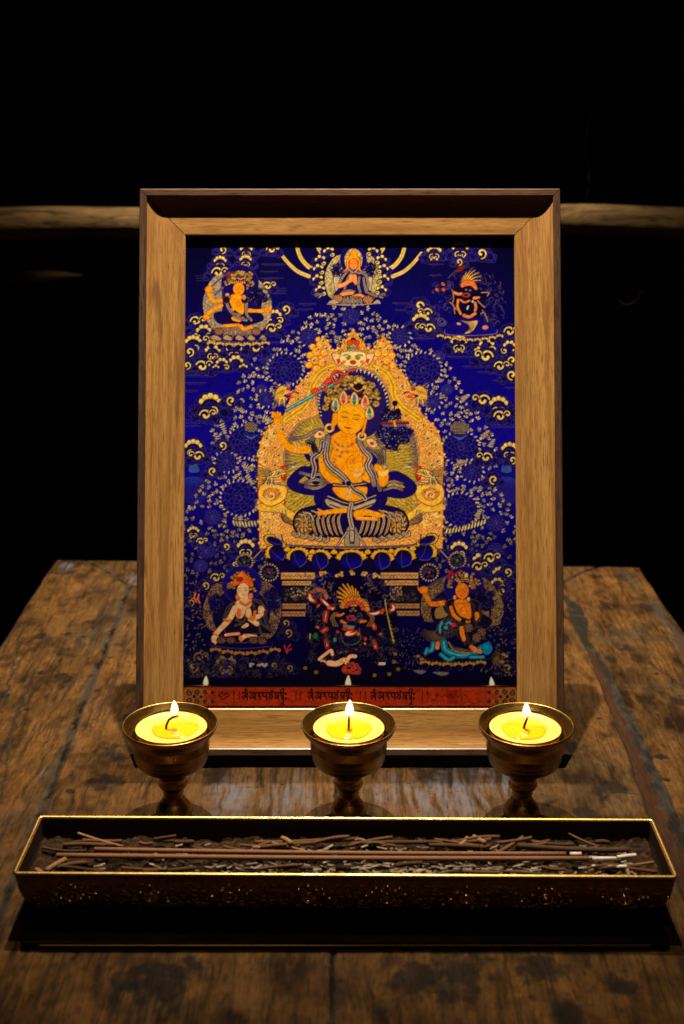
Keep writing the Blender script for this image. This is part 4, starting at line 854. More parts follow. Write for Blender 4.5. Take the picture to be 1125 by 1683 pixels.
    for _ in range(16): ell(*f((rnd.uniform(640, 840), 1215+rnd.uniform(-14, 20)))[0], 2.4, 1.8, (150, 130, 150))
    # ===== lower centre: dark many-armed wrathful deity
    g = T(490, 930, 6.25)
    fill([(545, 950), (520, 980), (505, 1020), (512, 1085), (560, 1105), (620, 1105), (652, 1080), (655, 1020), (640, 975), (612, 950)], (9, 6, 44))
    smoke(505, 560, 945, 1030, 110, (130, 106, 104), (40, 30, 100)); smoke(595, 650, 945, 1010, 90, (130, 106, 104), (40, 30, 100)); smoke(505, 545, 1030, 1090, 40, (80, 70, 84), (30, 24, 60)); smoke(620, 655, 1030, 1090, 50, (80, 70, 84), (30, 24, 60))
    for c, w in (((260, 85), 7), ((425, 90), 8), ((560, 75), 5), ((670, 75), 9), ((810, 100), 8)): x, y = g((c[0], c[1]))[0]; [ell(x+rnd.uniform(-w, w)*.6, y+rnd.uniform(-3, 3), 2.8, 2.6, (206, 160, 70), edge=(80, 50, 30), ew=.5) for _ in range(7)]
    fill(g((330, 440), (420, 400), (700, 420), (760, 560), (720, 760), (640, 900), (450, 900), (330, 780), (300, 600)), (16, 10, 50))
    for k in range(11):
        a = -2.62+.19*k; x, y = g((560, 420))[0]; L = [24, 30, 35, 38, 40, 38, 34, 30, 26, 22, 18][k]
        q = [(x, y), (x+L*.5*math.cos(a+.12), y+L*.5*math.sin(a+.12)), (x+L*1.0*math.cos(a-.12), y+L*1.0*math.sin(a-.12))]
        stroke(q, 8.6, (44, 22, 16), w1=3.6, taper=True); stroke(q, 6.8, (206, 140, 40), w1=2, taper=True)
    for k in range(11): a = math.pi+.35+k*(math.pi-.4)/10; ell(*g((580+130*math.cos(a), 450+110*math.sin(a)))[0], 5, 4.6, (200, 120, 50), edge=(70, 30, 20))
    for k in range(8): a = math.pi+.5+k*(math.pi-.7)/7; ell(*g((580+90*math.cos(a), 455+80*math.sin(a)))[0], 3.6, 3.2, (196, 76, 60), edge=(70, 20, 20))
    ell(*g((565, 470))[0], 12, 9, (16, 10, 44)); 
    for c in ((545, 462), (590, 462), (566, 440)): ell(*g(c)[0], 2.2, 1.6, (160, 140, 110)); ell(*g(c)[0], .9, .9, (20, 10, 20))
    ell(*g((545, 535))[0], 8, 5.4, (150, 40, 44), edge=(40, 20, 40)); ell(*g((545, 540))[0], 4, 2, (70, 10, 20)); smoke(560, 596, 1010, 1024, 10, (110, 100, 120), (60, 50, 90))
    for p in (((380, 500), (430, 510), (470, 490)), ((650, 570), (700, 570)), ((450, 570), (490, 590))): limb(g, list(p), 5.4, (200, 106, 30), line=(50, 20, 20), w1=3)
    for s in (-1, 1):
        for k in range(3): stroke(g((560+s*(150+k*18), 480), (560+s*(190+k*16), 540), (560+s*(150+k*20), 620)), 2, (110, 80, 50))
    # white/red elephant-hide edges and severed shapes
    for p, w in ((((120, 290), (130, 340), (170, 365)), 5), (((240, 340), (290, 390), (350, 440), (370, 430)), 3.4), (((290, 480), (280, 560)), 5.4), (((730, 490), (800, 490), (880, 455)), 3.4), (((770, 600), (790, 640)), 5), (((260, 670), (290, 650)), 5.4), (((290, 770), (300, 830)), 5), (((780, 780), (800, 840)), 5), (((480, 640), (560, 650), (500, 700), (560, 700), (600, 680)), 4), (((970, 400), (985, 440), (950, 460)), 4)):
        q = g(*p); stroke(q, w+3, (150, 44, 20)); stroke(q, w, (216, 190, 180), taper='both')
    stroke(g((160, 270), (200, 245), (270, 260), (290, 320)), 6, (150, 84, 84)); smoke(515, 540, 968, 985, 12, (180, 120, 110), (90, 50, 60))
    stroke(g((470, 610), (580, 625)), 2.4, (50, 140, 170)); stroke(g((470, 650), (560, 660)), 5, (170, 40, 30)); stroke(g((440, 690), (470, 790), (560, 810), (640, 760), (630, 640)), 1.6, (60, 90, 90))
    stroke(g((895, 350), (910, 450), (940, 600), (985, 790)), 2, (170, 150, 40)); [stroke(g((930+k*9, 560+k*40), (948+k*9, 570+k*40)), 1.2, (170, 150, 40)) for k in range(6)]
    ell(*g((182, 720))[0], 3.8, 5.4, (20, 110, 40), edge=(20, 40, 20)); stroke(g((125, 700), (125, 750)), 2, (150, 140, 120))
    for c, cc in (((320, 430), (210, 100, 30)), ((850, 700), (170, 90, 30)), ((690, 750), (180, 50, 60)), ((380, 760), (60, 120, 120)), ((690, 800), (200, 110, 30)), ((600, 860), (110, 30, 30)), ((440, 890), (90, 70, 60)), ((620, 700), (190, 90, 30)), ((410, 680), (150, 50, 60)), ((500, 880), (60, 80, 60)), ((860, 480), (180, 80, 30)), ((210, 410), (190, 90, 30)), ((200, 630), (160, 90, 60))): ell(*g(c)[0], rnd.uniform(2.6, 4.2), rnd.uniform(2, 3.6), cc, rot=rnd.random()*3, edge=(30, 16, 30))
    smoke(535, 625, 1045, 1082, 60, (90, 70, 66), (30, 24, 54))
    # prostrate pale figures and red blossom below
    for p, w in ((((220, 960), (280, 910), (340, 870), (355, 910)), 5), (((240, 980), (260, 975), (320, 1010)), 3), (((320, 1000), (400, 1005), (470, 970)), 9), (((470, 970), (510, 960), (500, 1000)), 6), (((510, 960), (540, 930), (590, 930)), 6)): q = g(*p); stroke(q, w+1.2, (90, 30, 20)); stroke(q, w, (222, 172, 140))
    for _ in range(46): a = rnd.random()*6.28; q = rnd.random()**.5; ell(*g((550+90*q*math.cos(a), 1065+65*q*math.sin(a)))[0], 3, 2.6, mix((170, 34, 30), (110, 24, 30), rnd.random()), edge=(190, 100, 80), ew=.4)
    fill(g((830, 990), (900, 990), (900, 1020), (830, 1022)), (206, 180, 170), sm=False); fill([(505, 1090), (560, 1106), (620, 1108), (655, 1092), (655, 1112), (505, 1112)], (10, 6, 34))
    for x, y in ((502, 1098), (520, 1105), (648, 1088), (655, 1100), (640, 1108), (616, 1110), (650, 1075)): ell(x, y, 3.6, 3, (110, 84, 40))
    # ===== lower right: orange deity on a turquoise lion
    f = T(680, 920, 6.62); O = (206, 116, 28); OL = (140, 60, 10)
    fill(f((330, 200), (130, 330), (80, 500), (110, 640), (200, 680), (850, 720), (960, 640), (980, 480), (900, 330), (770, 200), (500, 150)), speck((134, 108, 72), (60, 44, 50), 1.2, 24))
    ell(*f((520, 560))[0], 50, 44, (14, 8, 60)); fill(f((240, 540), (340, 500), (380, 600), (250, 640)), (130, 104, 60)); fill(f((740, 540), (810, 520), (820, 640), (750, 660)), (120, 96, 60))
    ell(*f((550, 290))[0], 33, 32, (20, 12, 110), edge=(40, 30, 120)); bush(*f((750, 430))[0], 20, 20, 70, dark=(10, 6, 44), dot=(60, 50, 90))
    stroke(f((220, 410), (330, 330)), 2.4, (60, 50, 70)); stroke(f((160, 290), (290, 210), (390, 165)), 2.6, (60, 54, 100)); stroke(f((380, 200), (400, 130), (430, 160)), 4, (150, 30, 30)); stroke(f((450, 160), (520, 120)), 4, (140, 30, 40))
    for a in ((400, 280, 16), (450, 200, 20), (520, 150, 18), (660, 180, 24), (700, 250, 16), (400, 240, 12), (650, 290, 16)): x, y = f(a[:2])[0]; flowerhat(x, y, a[2]/4, a[2]/4, 9, a=(190, 150, 80), b=(120, 90, 50), r=2.2, a0=0, a1=6.28)
    flowerhat(*f((560, 280))[0], 15, 15, 44, a=(220, 150, 70), b=(150, 96, 50), r=2.4); stroke(f((510, 205), (560, 220), (605, 210)), 4, (50, 34, 30)); ell(*f((575, 170))[0], 3, 4, (220, 180, 130)); stroke(f((520, 212), (600, 216)), 1, (220, 190, 130))
    # lion
    for k in range(14): a = 1.5+k*.14; stroke(f((330, 800), (330+120*math.cos(a), 800+80*math.sin(a)), (330+230*math.cos(a+.15), 800+130*math.sin(a+.15))), 4.4, (110, 92, 60), taper=True); stroke(f((330, 800), (330+120*math.cos(a), 800+80*math.sin(a)), (330+225*math.cos(a+.18), 800+128*math.sin(a+.18))), 1, (30, 22, 40))
    fill(f((300, 660), (380, 620), (470, 680), (480, 780), (400, 850), (260, 830), (240, 740)), speck((60, 56, 70), (20, 16, 44), 1.4, 33)); stroke(f((310, 680), (285, 740), (290, 790)), 3.6, (36, 150, 190)); stroke(f((360, 700), (390, 680), (410, 700)), 3.4, (36, 150, 190)); ell(*f((355, 738))[0], 3, 3, (40, 160, 200)); ell(*f((435, 710))[0], 4.6, 3.2, (190, 30, 50)); ell(*f((420, 650))[0], 3, 2, (140, 20, 40))
    for p, w in ((((330, 900), (360, 990), (520, 1040), (700, 990), (740, 960)), 11), (((215, 910), (200, 980), (140, 1000)), 8), (((150, 970), (130, 1020)), 6), (((300, 1030), (380, 1090), (440, 1060)), 7), (((620, 1060), (760, 1060)), 6)): stroke(f(*p), w+1.2, (8, 20, 50)); stroke(f(*p), w, (20, 104, 156)); stroke(f(*p), w*.3, (50, 160, 196))
    ell(*f((800, 965))[0], 9.2, 10.6, (10, 110, 180), edge=(6, 40, 90)); ell(*f((785, 945))[0], 5, 5, (20, 136, 204), al=.7)
    for k in range(5): q = f((380+k*10, 900+k*18), (460+k*10, 960+k*12), (600+k*8, 985+k*8)); stroke(q, 3.6, (20, 12, 30)); stroke(q, 2.2, (150, 124, 96))
    # body and robes
    fill(f((420, 430), (330, 480), (340, 560), (440, 640), (500, 720), (470, 800), (560, 900), (700, 900), (780, 780), (860, 660), (720, 560), (720, 470), (620, 430)), (18, 12, 40), edge=(80, 70, 80))
    fill(f((450, 440), (460, 540), (520, 620), (620, 640), (625, 520), (590, 440)), O, edge=OL); [ell(*f((480+k*25, 470+6*(k % 2)))[0], 1.3, 1.3, (190, 80, 30)) for k in range(6)]
    limb(f, [(330, 470), (200, 480), (150, 410), (110, 350)], 8, O, line=OL, w1=7); ell(*f((110, 330))[0], 7.4, 6.4, O, edge=OL); [stroke(f((60+k*26, 330-k*6), (50+k*34, 300)), 2.4, O) for k in range(4)]; stroke(f((200, 450), (215, 490)), 2, (200, 90, 20))
    limb(f, [(410, 520), (440, 600), (500, 650)], 6, O, line=OL); limb(f, [(690, 590), (700, 650)], 7, O, line=OL); ell(*f((545, 560))[0], 4.4, 6, (230, 130, 30), edge=OL); ell(*f((595, 670))[0], 4, 4, O, edge=OL)
    limb(f, [(530, 750), (530, 800), (550, 870)], 9, O, line=OL, w1=6); limb(f, [(630, 950), (690, 985), (730, 1005)], 7, (214, 104, 30), line=OL, w1=5); limb(f, [(265, 910), (260, 960)], 6, (214, 110, 50), line=OL)
    for p in (((350, 470), (370, 560), (450, 660), (560, 700), (640, 720)), ((420, 470), (480, 600), (600, 660)), ((600, 450), (660, 500), (650, 600), (680, 700)), ((720, 500), (740, 600), (690, 680)), ((560, 760), (600, 880), (560, 920)), ((640, 900), (720, 830), (760, 760)), ((640, 760), (700, 730), (780, 760)), ((200, 440), (340, 430))): stroke(f(*p), 3.4, (64, 54, 64)); stroke(f(*p), 1.3, (14, 10, 30))
    for c in ((740, 790), (690, 850), (600, 740)): pleats(*f(c)[0], 8, 8, 8, (120, 92, 72), (70, 48, 50))
    fill(f((860, 1030), (930, 970), (1000, 1050), (960, 1130), (860, 1120)), speck((70, 60, 60), (20, 14, 30), 1.5, 40)); [stroke(f((900, 1050), (880+k*28, 1150)), 1.6, (90, 70, 50)) for k in range(5)]
    stroke(f((110, 1070), (330, 1110), (700, 1100), (860, 1070)), 2, (30, 26, 60))
    petals(690, 800, 1090, 4, 6, 9, (150, 110, 50), inner=(12, 8, 54)); [ell(*f((x, y))[0], 3.4, 2.4, (140, 100, 50)) for x, y in ((50, 1050), (90, 1080), (980, 1030), (1010, 1050), (970, 1110))]
    face(*f((530, 340))[0], 11, 13, (212, 118, 26)); ell(*f((600, 430))[0], 3, 4, (220, 150, 90), edge=(90, 30, 20)); ell(*f((450, 410))[0], 3, 4, (220, 150, 90), edge=(90, 30, 20))
    for x, y, w in ((690, 1105, 22), (725, 1108, 28)): fill([(x-w/2, y-3), (x, y-4), (x+w/2, y-2), (x+w*.2, y+3), (x-w*.1, y+2)], (100, 90, 110), edge=(40, 34, 60))

def glyphs(x, y, s, col):
    "hand-set strokes of the inscription syllables; x, y = head line start, s = unit"
    def st(p, w=1.0): stroke([(x+a*s, y+b*s) for a, b in p], w*s*.115, col)
    L = 0
    # om
    st([(.0, .1), (.12, .0), (.28, .1), (.3, .45), (.12, .62), (0, .45), (.14, .32), (.3, .4)]); st([(.3, .4), (.45, .5), (.5, .2)]); st([(.5, 0), (.5, .8)], 1.3); st([(.2, -.28), (.34, -.16), (.48, -.28)]); st([(.34, -.42), (.34, -.36)], 1.5); st([(.0, .0), (.55, 0)], 1.3)
    # a
    o = .78
    st([(o, .12), (o+.14, 0), (o+.28, .1), (o+.3, .5), (o+.14, .62), (o, .48), (o+.16, .3)]); st([(o+.3, .4), (o+.44, .55), (o+.52, .2)]); st([(o+.56, 0), (o+.56, .75)], 1.3); st([(o, 0), (o+.62, 0)], 1.3)
    # ra
    o = 1.55; st([(o, 0), (o+.42, 0)], 1.4); st([(o+.1, .04), (o+.3, .22), (o+.12, .34), (o+.34, .44), (o+.36, .72)], 1.1)
    # pa
    o = 2.12; st([(o, 0), (o+.5, 0)], 1.4); st([(o+.06, 0), (o+.1, .35), (o+.3, .48), (o+.46, .4)], 1.1); st([(o+.46, 0), (o+.46, .72)], 1.3)
    # tsa
    o = 2.78; st([(o, 0), (o+.46, 0)], 1.4); st([(o+.06, .05), (o+.16, .26), (o+.36, .2), (o+.38, .55), (o+.16, .68), (o+.02, .5), (o+.18, .36)], 1.1); st([(o+.34, -.22), (o+.46, -.12)], 1.1)
    # na
    o = 3.45; st([(o, 0), (o+.46, 0)], 1.4); st([(o+.1, .0), (o+.08, .3), (o+.26, .36), (o+.2, .6), (o+.05, .5)], 1.1); st([(o+.4, 0), (o+.4, .78)], 1.2)
    # dhi with vowel and subjoined hook
    o = 4.02; st([(o, 0), (o+.42, 0)], 1.4); st([(o+.1, .02), (o+.1, .34), (o+.36, .36), (o+.14, .62), (o+.36, .72), (o+.3, 1.1), (o+.1, 1.3)], 1.1); st([(o+.36, 0), (o+.36, .6)], 1.1); st([(o+.05, -.1), (o+.2, -.4), (o+.42, -.34), (o+.36, -.1)], 1.0); st([(o+.3, 1.1), (o+.44, 1.34)])
    # visarga
    for b in (.12, .62): st([(4.62, b), (4.66, b+.03)], 2.0)

def band():
    yl = lambda x: 1128.5+(x-577)*.0
    fill([(298, 1114), (856, 1114), (856, 1130), (298, 1130)], (8, 5, 30), sm=False)
    def red(X, Y):
        n = vnoise(X/7, Y/5, 51)[..., None]; return (np.array([148, 42, 20])*(.9+.2*n)).astype(np.float32)
    fill([(298, 1129.5), (856, 1129.5), (856, 1160.5), (298, 1160.5)], red, sm=False)
    fill([(298, 1160.5), (856, 1160.5), (856, 1170), (298, 1170)], (26, 8, 22), sm=False)
    stroke([(298, 1129.5), (856, 1129.5)], .7, (90, 24, 20))
    ink = (30, 12, 16)
    for i, x in enumerate((399, 507, 610)): glyphs(x, 1138.5, 15.3, ink)
    for x in (385, 394, 487, 495, 593, 601, 695, 703): stroke([(x, 1137), (x-.3, 1148), (x, 1155)], 1.5, ink, taper=True)
    for dx in (0, 9): stroke([(363+dx, 1138), (367+dx, 1142), (364+dx, 1146), (361+dx, 1142), (366+dx, 1139), (371+dx, 1140)], 1.1, ink)
    stroke([(359, 1141), (364, 1149), (372, 1147), (379, 1142)], 1.1, ink); stroke([(358, 1137), (362, 1142)], .9, ink)
    # signature flourish
    fill([(735, 1134), (752, 1134), (752, 1157), (735, 1157)], (110, 22, 24), sm=False, al=.6)
    stroke([(710, 1151), (716, 1150), (720, 1139), (716, 1144), (722, 1142), (727, 1146), (731, 1141), (735, 1146), (740, 1141), (745, 1147), (750, 1140), (753, 1146), (758, 1142), (760, 1150), (757, 1153)], 1.0, (70, 16, 20)); stroke([(756, 1132), (760, 1139), (768, 1145)], .9, (60, 14, 20))
    # cloud scrolls at both ends
    gl = (120, 104, 64)
    for s in (-1, 1):
        m = lambda x: 577+s*(x-577)
        fill([(m(849), 1132), (m(822), 1132), (m(806), 1137), (m(822), 1145), (m(806), 1153), (m(822), 1158), (m(849), 1158)], (128, 92, 52), sm=True, al=.75)
        for (x, y, r, d) in ((842, 1139, 5.4, 1), (829, 1137.5, 4.6, -1), (816, 1138, 4.0, 1), (804, 1138, 3.2, -1), (842, 1151.5, 5.4, -1), (829, 1153, 4.6, 1), (816, 1153, 4.0, -1), (804, 1153, 3.2, 1), (834, 1145.4, 2.6, 1), (823, 1145.4, 2.2, -1)):
            q = spiral(m(x), y, r, -1.57*d, 1.15, s*d, n=20); stroke(q, 2.6, gl, sm=False, w1=1.6, taper=True); stroke(q, 1.5, (22, 10, 22), sm=False, w1=1.9, taper=True)
        for yy, d in ((1138, -1), (1153, 1)):
            q = [(m(801), yy), (m(790), yy+d), (m(780), yy+d*3), (m(770), yy+d*1), (m(762), yy+d*3)]; stroke(q, 2, gl, w1=.6, taper=True); stroke(q, 1.1, (22, 10, 22), w1=.5, taper=True)
# ================================================================ floor (dark room)
_t = NT("dark_floor"); _t.pr(_t.ramp(_t.noise(_t.coord(), 3, 4), [(.3, (.004, .003, .0025)), (.7, (.008, .006, .005))]), .9, 0, .1)
_v, _f = box_geo(-4, 4, -3, 5, -.78, -.76)
tag(mesh_obj("floor", _v, _f, _t.m), "dark floor of the unlit room below the table", None, None, "structure")

# ================================================================ table
def fbm(X, Y, s, o=4, seed=0):
    r = 0; a = .5; t = 0
    for k in range(o): r = r+a*vnoise(X/s, Y/s, seed+k*17); t += a; a *= .55; s = s*.5
    return r/t
STAINS = [(-0.2610, 1.1018, 0.0127, 1), (-0.2489, 0.9367, 0.0065, 0), (-0.2257, 0.9430, 0.0040, 0), (-0.2122, 0.9354, 0.0035, 0), (-0.2244, 0.9000, 0.0034, 0), (-0.2304, 0.8658, 0.0037, 0), (-0.2131, 0.8615, 0.0060, 0), (-0.2482, 0.8267, 0.0054, 0), (-0.1815, 0.8339, 0.0023, 0), (-0.1831, 0.8930, 0.0024, 0), (-0.1511, 0.7915, 0.0069, 0), (-0.2398, 1.0485, 0.0055, 3), (-0.1489, 0.7365, 0.0122, 1), (-0.1543, 0.7006, 0.0097, 1), (-0.1714, 0.6893, 0.0034, 0), (-0.1919, 0.7122, 0.0039, 2), (-0.1820, 0.7083, 0.0055, 3), (-0.2260, 0.8039, 0.0026, 0), (-0.2041, 0.6675, 0.0067, 3), (-0.2617, 1.1052, 0.0058, 2), (-0.1928, 1.0722, 0.0056, 2), (-0.1578, 0.7757, 0.0051, 3), (-0.1787, 0.7535, 0.0074, 3), (0.2244, 1.0318, 0.0027, 0), (0.2282, 1.0155, 0.0021, 0), (0.2624, 0.9968, 0.0095, 1), (0.2270, 0.9120, 0.0078, 1), (0.2128, 0.8907, 0.0048, 1), (0.2406, 0.8636, 0.0028, 0), (0.2112, 0.8339, 0.0018, 0), (0.2066, 0.8010, 0.0022, 0), (0.2429, 0.8186, 0.0062, 1), (0.2131, 0.7340, 0.0048, 0), (0.2085, 0.7029, 0.0027, 0), (0.1683, 0.6930, 0.0096, 1), (0.1817, 0.7896, 0.0017, 0), (0.1736, 0.7766, 0.0013, 0), (0.1802, 0.8390, 0.0063, 3), (0.1500, 0.6675, 0.0112, 1), (0.1544, 0.7449, 0.0074, 1), (0.0605, 0.7186, 0.0167, 1), (0.0297, 0.6893, 0.0084, 2), (0.0749, 0.6819, 0.0152, 2), (0.0484, 0.6819, 0.0114, 2), (-0.0354, 0.6893, 0.0130, 2), (-0.0693, 0.6819, 0.0114, 2), (-0.0512, 0.6968, 0.0031, 1), (-0.0377, 0.6983, 0.0015, 0), (0.0219, 0.6856, 0.0011, 0), (-0.0837, 0.7122, 0.0087, 1), (-0.1038, 0.7162, 0.0063, 1), (0.1024, 0.6893, 0.0115, 2), (0.1269, 0.6747, 0.0068, 1), (-0.0900, 0.5072, 0.0164, 1), (-0.1026, 0.5028, 0.0065, 1), (-0.0475, 0.4962, 0.0073, 3), (-0.1521, 0.5187, 0.0036, 1), (-0.1354, 0.5257, 0.0024, 0), (0.0352, 0.5118, 0.0114, 1), (0.0594, 0.5140, 0.0135, 1), (0.1351, 0.5028, 0.0103, 1), (-0.0734, 0.5187, 0.0061, 1), (-0.0007, 0.5086, 0.0015, 0), (0.0961, 0.5187, 0.0091, 1), (0.0166, 0.4877, 0.0040, 1), (-0.1217, 0.4877, 0.0086, 3), (0.1059, 0.4877, 0.0086, 1)]
CRACKS = [([(-0.2756, 0.9968), (-0.2696, 0.8942)], .0008), ([(-0.2368, 0.877), (-0.2326, 0.8039), (-0.2257, 0.7283)], .0011), ([(-0.2643, 0.9367), (-0.2542, 0.8714), (-0.2436, 0.7991)], .0009),
          ([(-0.2365, 0.8658), (-0.2288, 0.7803), (-0.2196, 0.7202), (-0.2134, 0.6819)], .0008), ([(0.2399, 0.8861), (0.2481, 0.8604), (0.2556, 0.8411), (.283, .82)], .0010), ([(-0.0033, 0.7122), (-0.0039, 0.664)], .0006),
          ([(-.15, .70), (-.12, .702), (-.1, .70)], .0006), ([(.158, .70), (.17, .69), (.186, .686)], .0007), ([(-.16, .74), (-.14, .746)], .0006)]
SEAMS = [([(-0.2518, 1.1277), (-0.2255, 1.0968), (-0.1936, 1.0532)], .0012), ([(-0.1936, 1.0532), (-0.1898, 0.9304), (-0.1879, 0.7991), (-0.1842, 0.6968), (-0.1840, 0.6468), (-0.1823, 0.6028), (-0.1821, 0.34)], .0022),
         ([(0.2444, 1.1052), (0.224, 1.0885), (0.203, 1.0626)], .0018), ([(-.0036, .76), (-.004, .66), (-0.0050, 0.55), (-0.0055, 0.34)], .0013), ([(-.1936, 1.0532), (0, 1.06), (.203, 1.0626)], .0010)]
def seg_dist(X, Y, pts):
    d = np.full(X.shape, 9., np.float32)
    for (ax, ay), (bx, by) in zip(pts[:-1], pts[1:]):
        dx, dy = bx-ax, by-ay; t = np.clip(((X-ax)*dx+(Y-ay)*dy)/(dx*dx+dy*dy), 0, 1)
        d = np.minimum(d, np.hypot(X-ax-t*dx, Y-ay-t*dy))
    return d
def make_tabletop(parent):
    nx, ny = 560, 760
    x = np.linspace(-.2765, .2830, nx); t = np.linspace(0, 1, ny)
    Xg, Tg = np.meshgrid(x, t)
    Yb = 1.125-.0375*(Xg+.2765)
    Yg = .36+Tg*(Yb-.36)
    # worn, wandering outer edges
    wob = (fbm(Yg*1000, 0*Yg, 60, 4, 3)-.5)*.0035
    Xg = Xg+wob*np.clip((np.abs(Xg)-.262)/.015, 0, 1)
    mmX, mmY = Xg*1000, Yg*1000
    warp = (fbm(mmX, mmY, 30, 3, 9)-.5)
    plank = (Xg > -.186).astype(float)+(Xg > -.0045)+(Xg > .197)
    back = (Yg > 1.06-.0+.0*Xg)
    grain = fbm(mmX*1.0+warp*8+plank*97, mmY*.09, 3.2, 4, 21)
    blotch = fbm(mmX+plank*311, mmY, 42, 5, 31)
    mott = fbm(mmX+warp*10, mmY*.6, 9, 4, 41)
    fine = fbm(mmX, mmY*.35, 1.6, 2, 47)
    base = np.array([.185, .092, .028]); warm = np.array([.270, .130, .034]); dark = np.array([.036, .017, .007]); grey = np.array([.135, .085, .040]); redb = np.array([.075, .034, .012]); black = np.array([.010, .008, .007]); blue = np.array([.060, .060, .075])
    def mx(c, d, f): return c+(d-c)*np.clip(f, 0, 1)[..., None]
    c = np.broadcast_to(base, Xg.shape+(3,)).copy()
    c = mx(c, warm, (blotch-.45)*3.2)
    c = mx(c, grey, (fbm(mmX+99, mmY, 55, 4, 61)-.54)*4)
    c = mx(c, dark, (.46-mott)*2.6)
    c = mx(c, dark, (.43-grain)*3.6)
    c = mx(c, dark, (fbm(mmX, mmY*.7, 26, 4, 131)-.57)*5)
    c = mx(c, redb, (fbm(mmX, mmY, 20, 4, 77)-.66)*5)
    c = mx(c, warm*1.15, (grain-.62)*3)
    c *= .225*(.72+.56*fine)[..., None]*(1+.9*(fbm(mmX+31, mmY*.5, 14, 4, 171)-.5))[..., None]
    c *= (np.array([.92, 1.0, 1.06, .94])[plank.astype(int)])[..., None]
    hgt = (grain-.5)*.00015+(mott-.5)*.0002+(blotch-.5)*.0010
    edge = (fbm(mmX, mmY, 7, 4, 91)-.5)
    # greyish scuffed centre in front of the frame, pale bluish film
    film = np.exp(-((Xg-.03)/.12)**2-((Yg-.685)/.03)**2)
    c = mx(c, np.array([.078, .047, .024]), film*(.35+.9*(grain-.4)))
    for (sx, sy, sr, k) in STAINS:
        el = 1.9 if k != 1 else 1.25
        m = (np.abs(Xg-sx) < sr*4) & (np.abs(Yg-sy) < sr*5)
        if not m.any(): continue
        d = np.hypot((Xg[m]-sx)/sr, (Yg[m]-sy)/(sr*(1.0 if k == 0 else el)))
        e = edge[m]
        if k == 0: f = np.clip((1.0-d+e*1.6)*3, 0, 1)*.92; cc = black*.6
        elif k == 1: f = np.clip((1.25-d+e*2.4+(mott[m]-.5)*2)*1.3, 0, 1)*.88; cc = np.array([.007, .005, .004])
        elif k == 2: f = np.clip((1.5-d+e*2)*.9, 0, 1)*np.clip((grain[m]-.36)*4, 0, 1)*.75; cc = blue
        else: f = np.clip((1.3-d+e*2)*1.0, 0, 1)*.7; cc = redb
        c[m] = c[m]+(cc-c[m])*f[:, None]
        if k == 0: hgt[m] -= f*.0002
    # fine scratches and raised-grain lines running with the boards
    for q, (sx, sy, sc) in enumerate(((1.3, 60, .66), (1.9, 90, .64))):
        g_ = fbm(mmX+warp*(2.5+q)+q*71+plank*13, mmY*(sx/sy), sx, 2, 201+q); c = mx(c, black*.9, np.clip((g_-sc)*9, 0, 1)*.6*np.clip((blotch-.42)*5, 0, 1))
    # thousands of small pits and specks
    sp = fbm(mmX, mmY, 2.6, 2, 55); c = mx(c, np.array([.02, .012, .008]), (sp-.74)*9*np.clip((blotch-.35)*3, .2, 1))
    for pts, w in CRACKS:
        d = seg_dist(Xg+edge*.006, Yg, pts); f = np.clip(1.3-d/w, 0, 1); c = mx(c, black, f*.95); hgt -= f*.0004
    for pts, w in SEAMS:
        ww = w*(.75+1.2*np.clip(edge+.3, 0, 1)); d = seg_dist(Xg+edge*.003, Yg, pts); f = np.clip(1.5-d/ww, 0, 1)
        c = mx(c, mx(np.broadcast_to(black*.5, c.shape), np.array([.020, .017, .014]), (fine-.5)*3), f*.9); c = mx(c, black*.2, np.clip(1.5-d/.0009, 0, 1)); hgt -= f*.0009
        s2 = np.clip(1-d/(ww*4), 0, 1)*np.clip((mott-.42)*5, 0, 1); c = mx(c, np.array([.025, .020, .016]), s2*.7)
    # filled groove of the right board: sunk reddish strip, dark putty beside it
    yk = np.array([.34, .60, .65, .69, .745, .79, .90, .93, .97, 1.00, 1.03]); lo = np.array([.1855, .1859, .1861, .1881, .1913, .1922, .1960, .1950, .1942, .1965, .1985]); hi = np.array([.2035, .2040, .2052, .2050, .2056, .2060, .2046, .2005, .2080, .2085, .2000])
    L = np.interp(Yg, yk, lo)+edge*.0016; Hh = np.interp(Yg, yk, hi)+edge*.003
    ins = (Xg > L) & (Xg < Hh) & (Yg < 1.028)
    fr = (Xg-L)/np.maximum(Hh-L, 1e-4)
    isred = ins & (fr < .52+edge*.5) & (Yg < .91)
    isgr = ins & ~isred
    c[isred] = (np.array([.020, .009, .0045])*(.7+.7*grain[isred][:, None])); hgt[isred] -= .0009
    g = np.clip((mott-.40)*4, 0, 1)
    c[isgr] = (np.array([.008, .007, .006])*(1-g[isgr])[:, None]+np.array([.018, .016, .014])*g[isgr][:, None]); hgt[isgr] -= .0004
    d = np.abs(Xg-L); f = np.clip(1.3-d/.0009, 0, 1)*(Yg < 1.03); c = mx(c, black, f*.9); hgt -= f*.0004
    f = np.clip((.026-np.hypot(Xg-.279-.0*Yg, 0))/.016, 0, 1)*0
    rs = np.clip(1.2-np.abs(Xg-(.262+.012*np.clip((1.12-Yg)/.12, 0, 1))-edge*.006)/.0055, 0, 1)*(Yg > .86); c = mx(c, np.array([.018, .017, .016]), rs*np.clip((mott-.3)*4, 0, 1)*.85)
    # dark worn arrises
    ed = np.minimum(np.minimum(Xg-Xg[:, :1], Xg[:, -1:]-Xg), Yb-Yg); c = mx(c, dark, np.clip(1-ed/.004, 0, 1)*.6*np.clip(mott*1.6, 0, 1)); hgt -= np.clip(1-ed/.003, 0, 1)**2*.002
    Z = hgt-.0004
    P = np.stack([Xg, Yg, Z], -1).reshape(-1, 3)
    idx = np.arange(nx*ny).reshape(ny, nx)
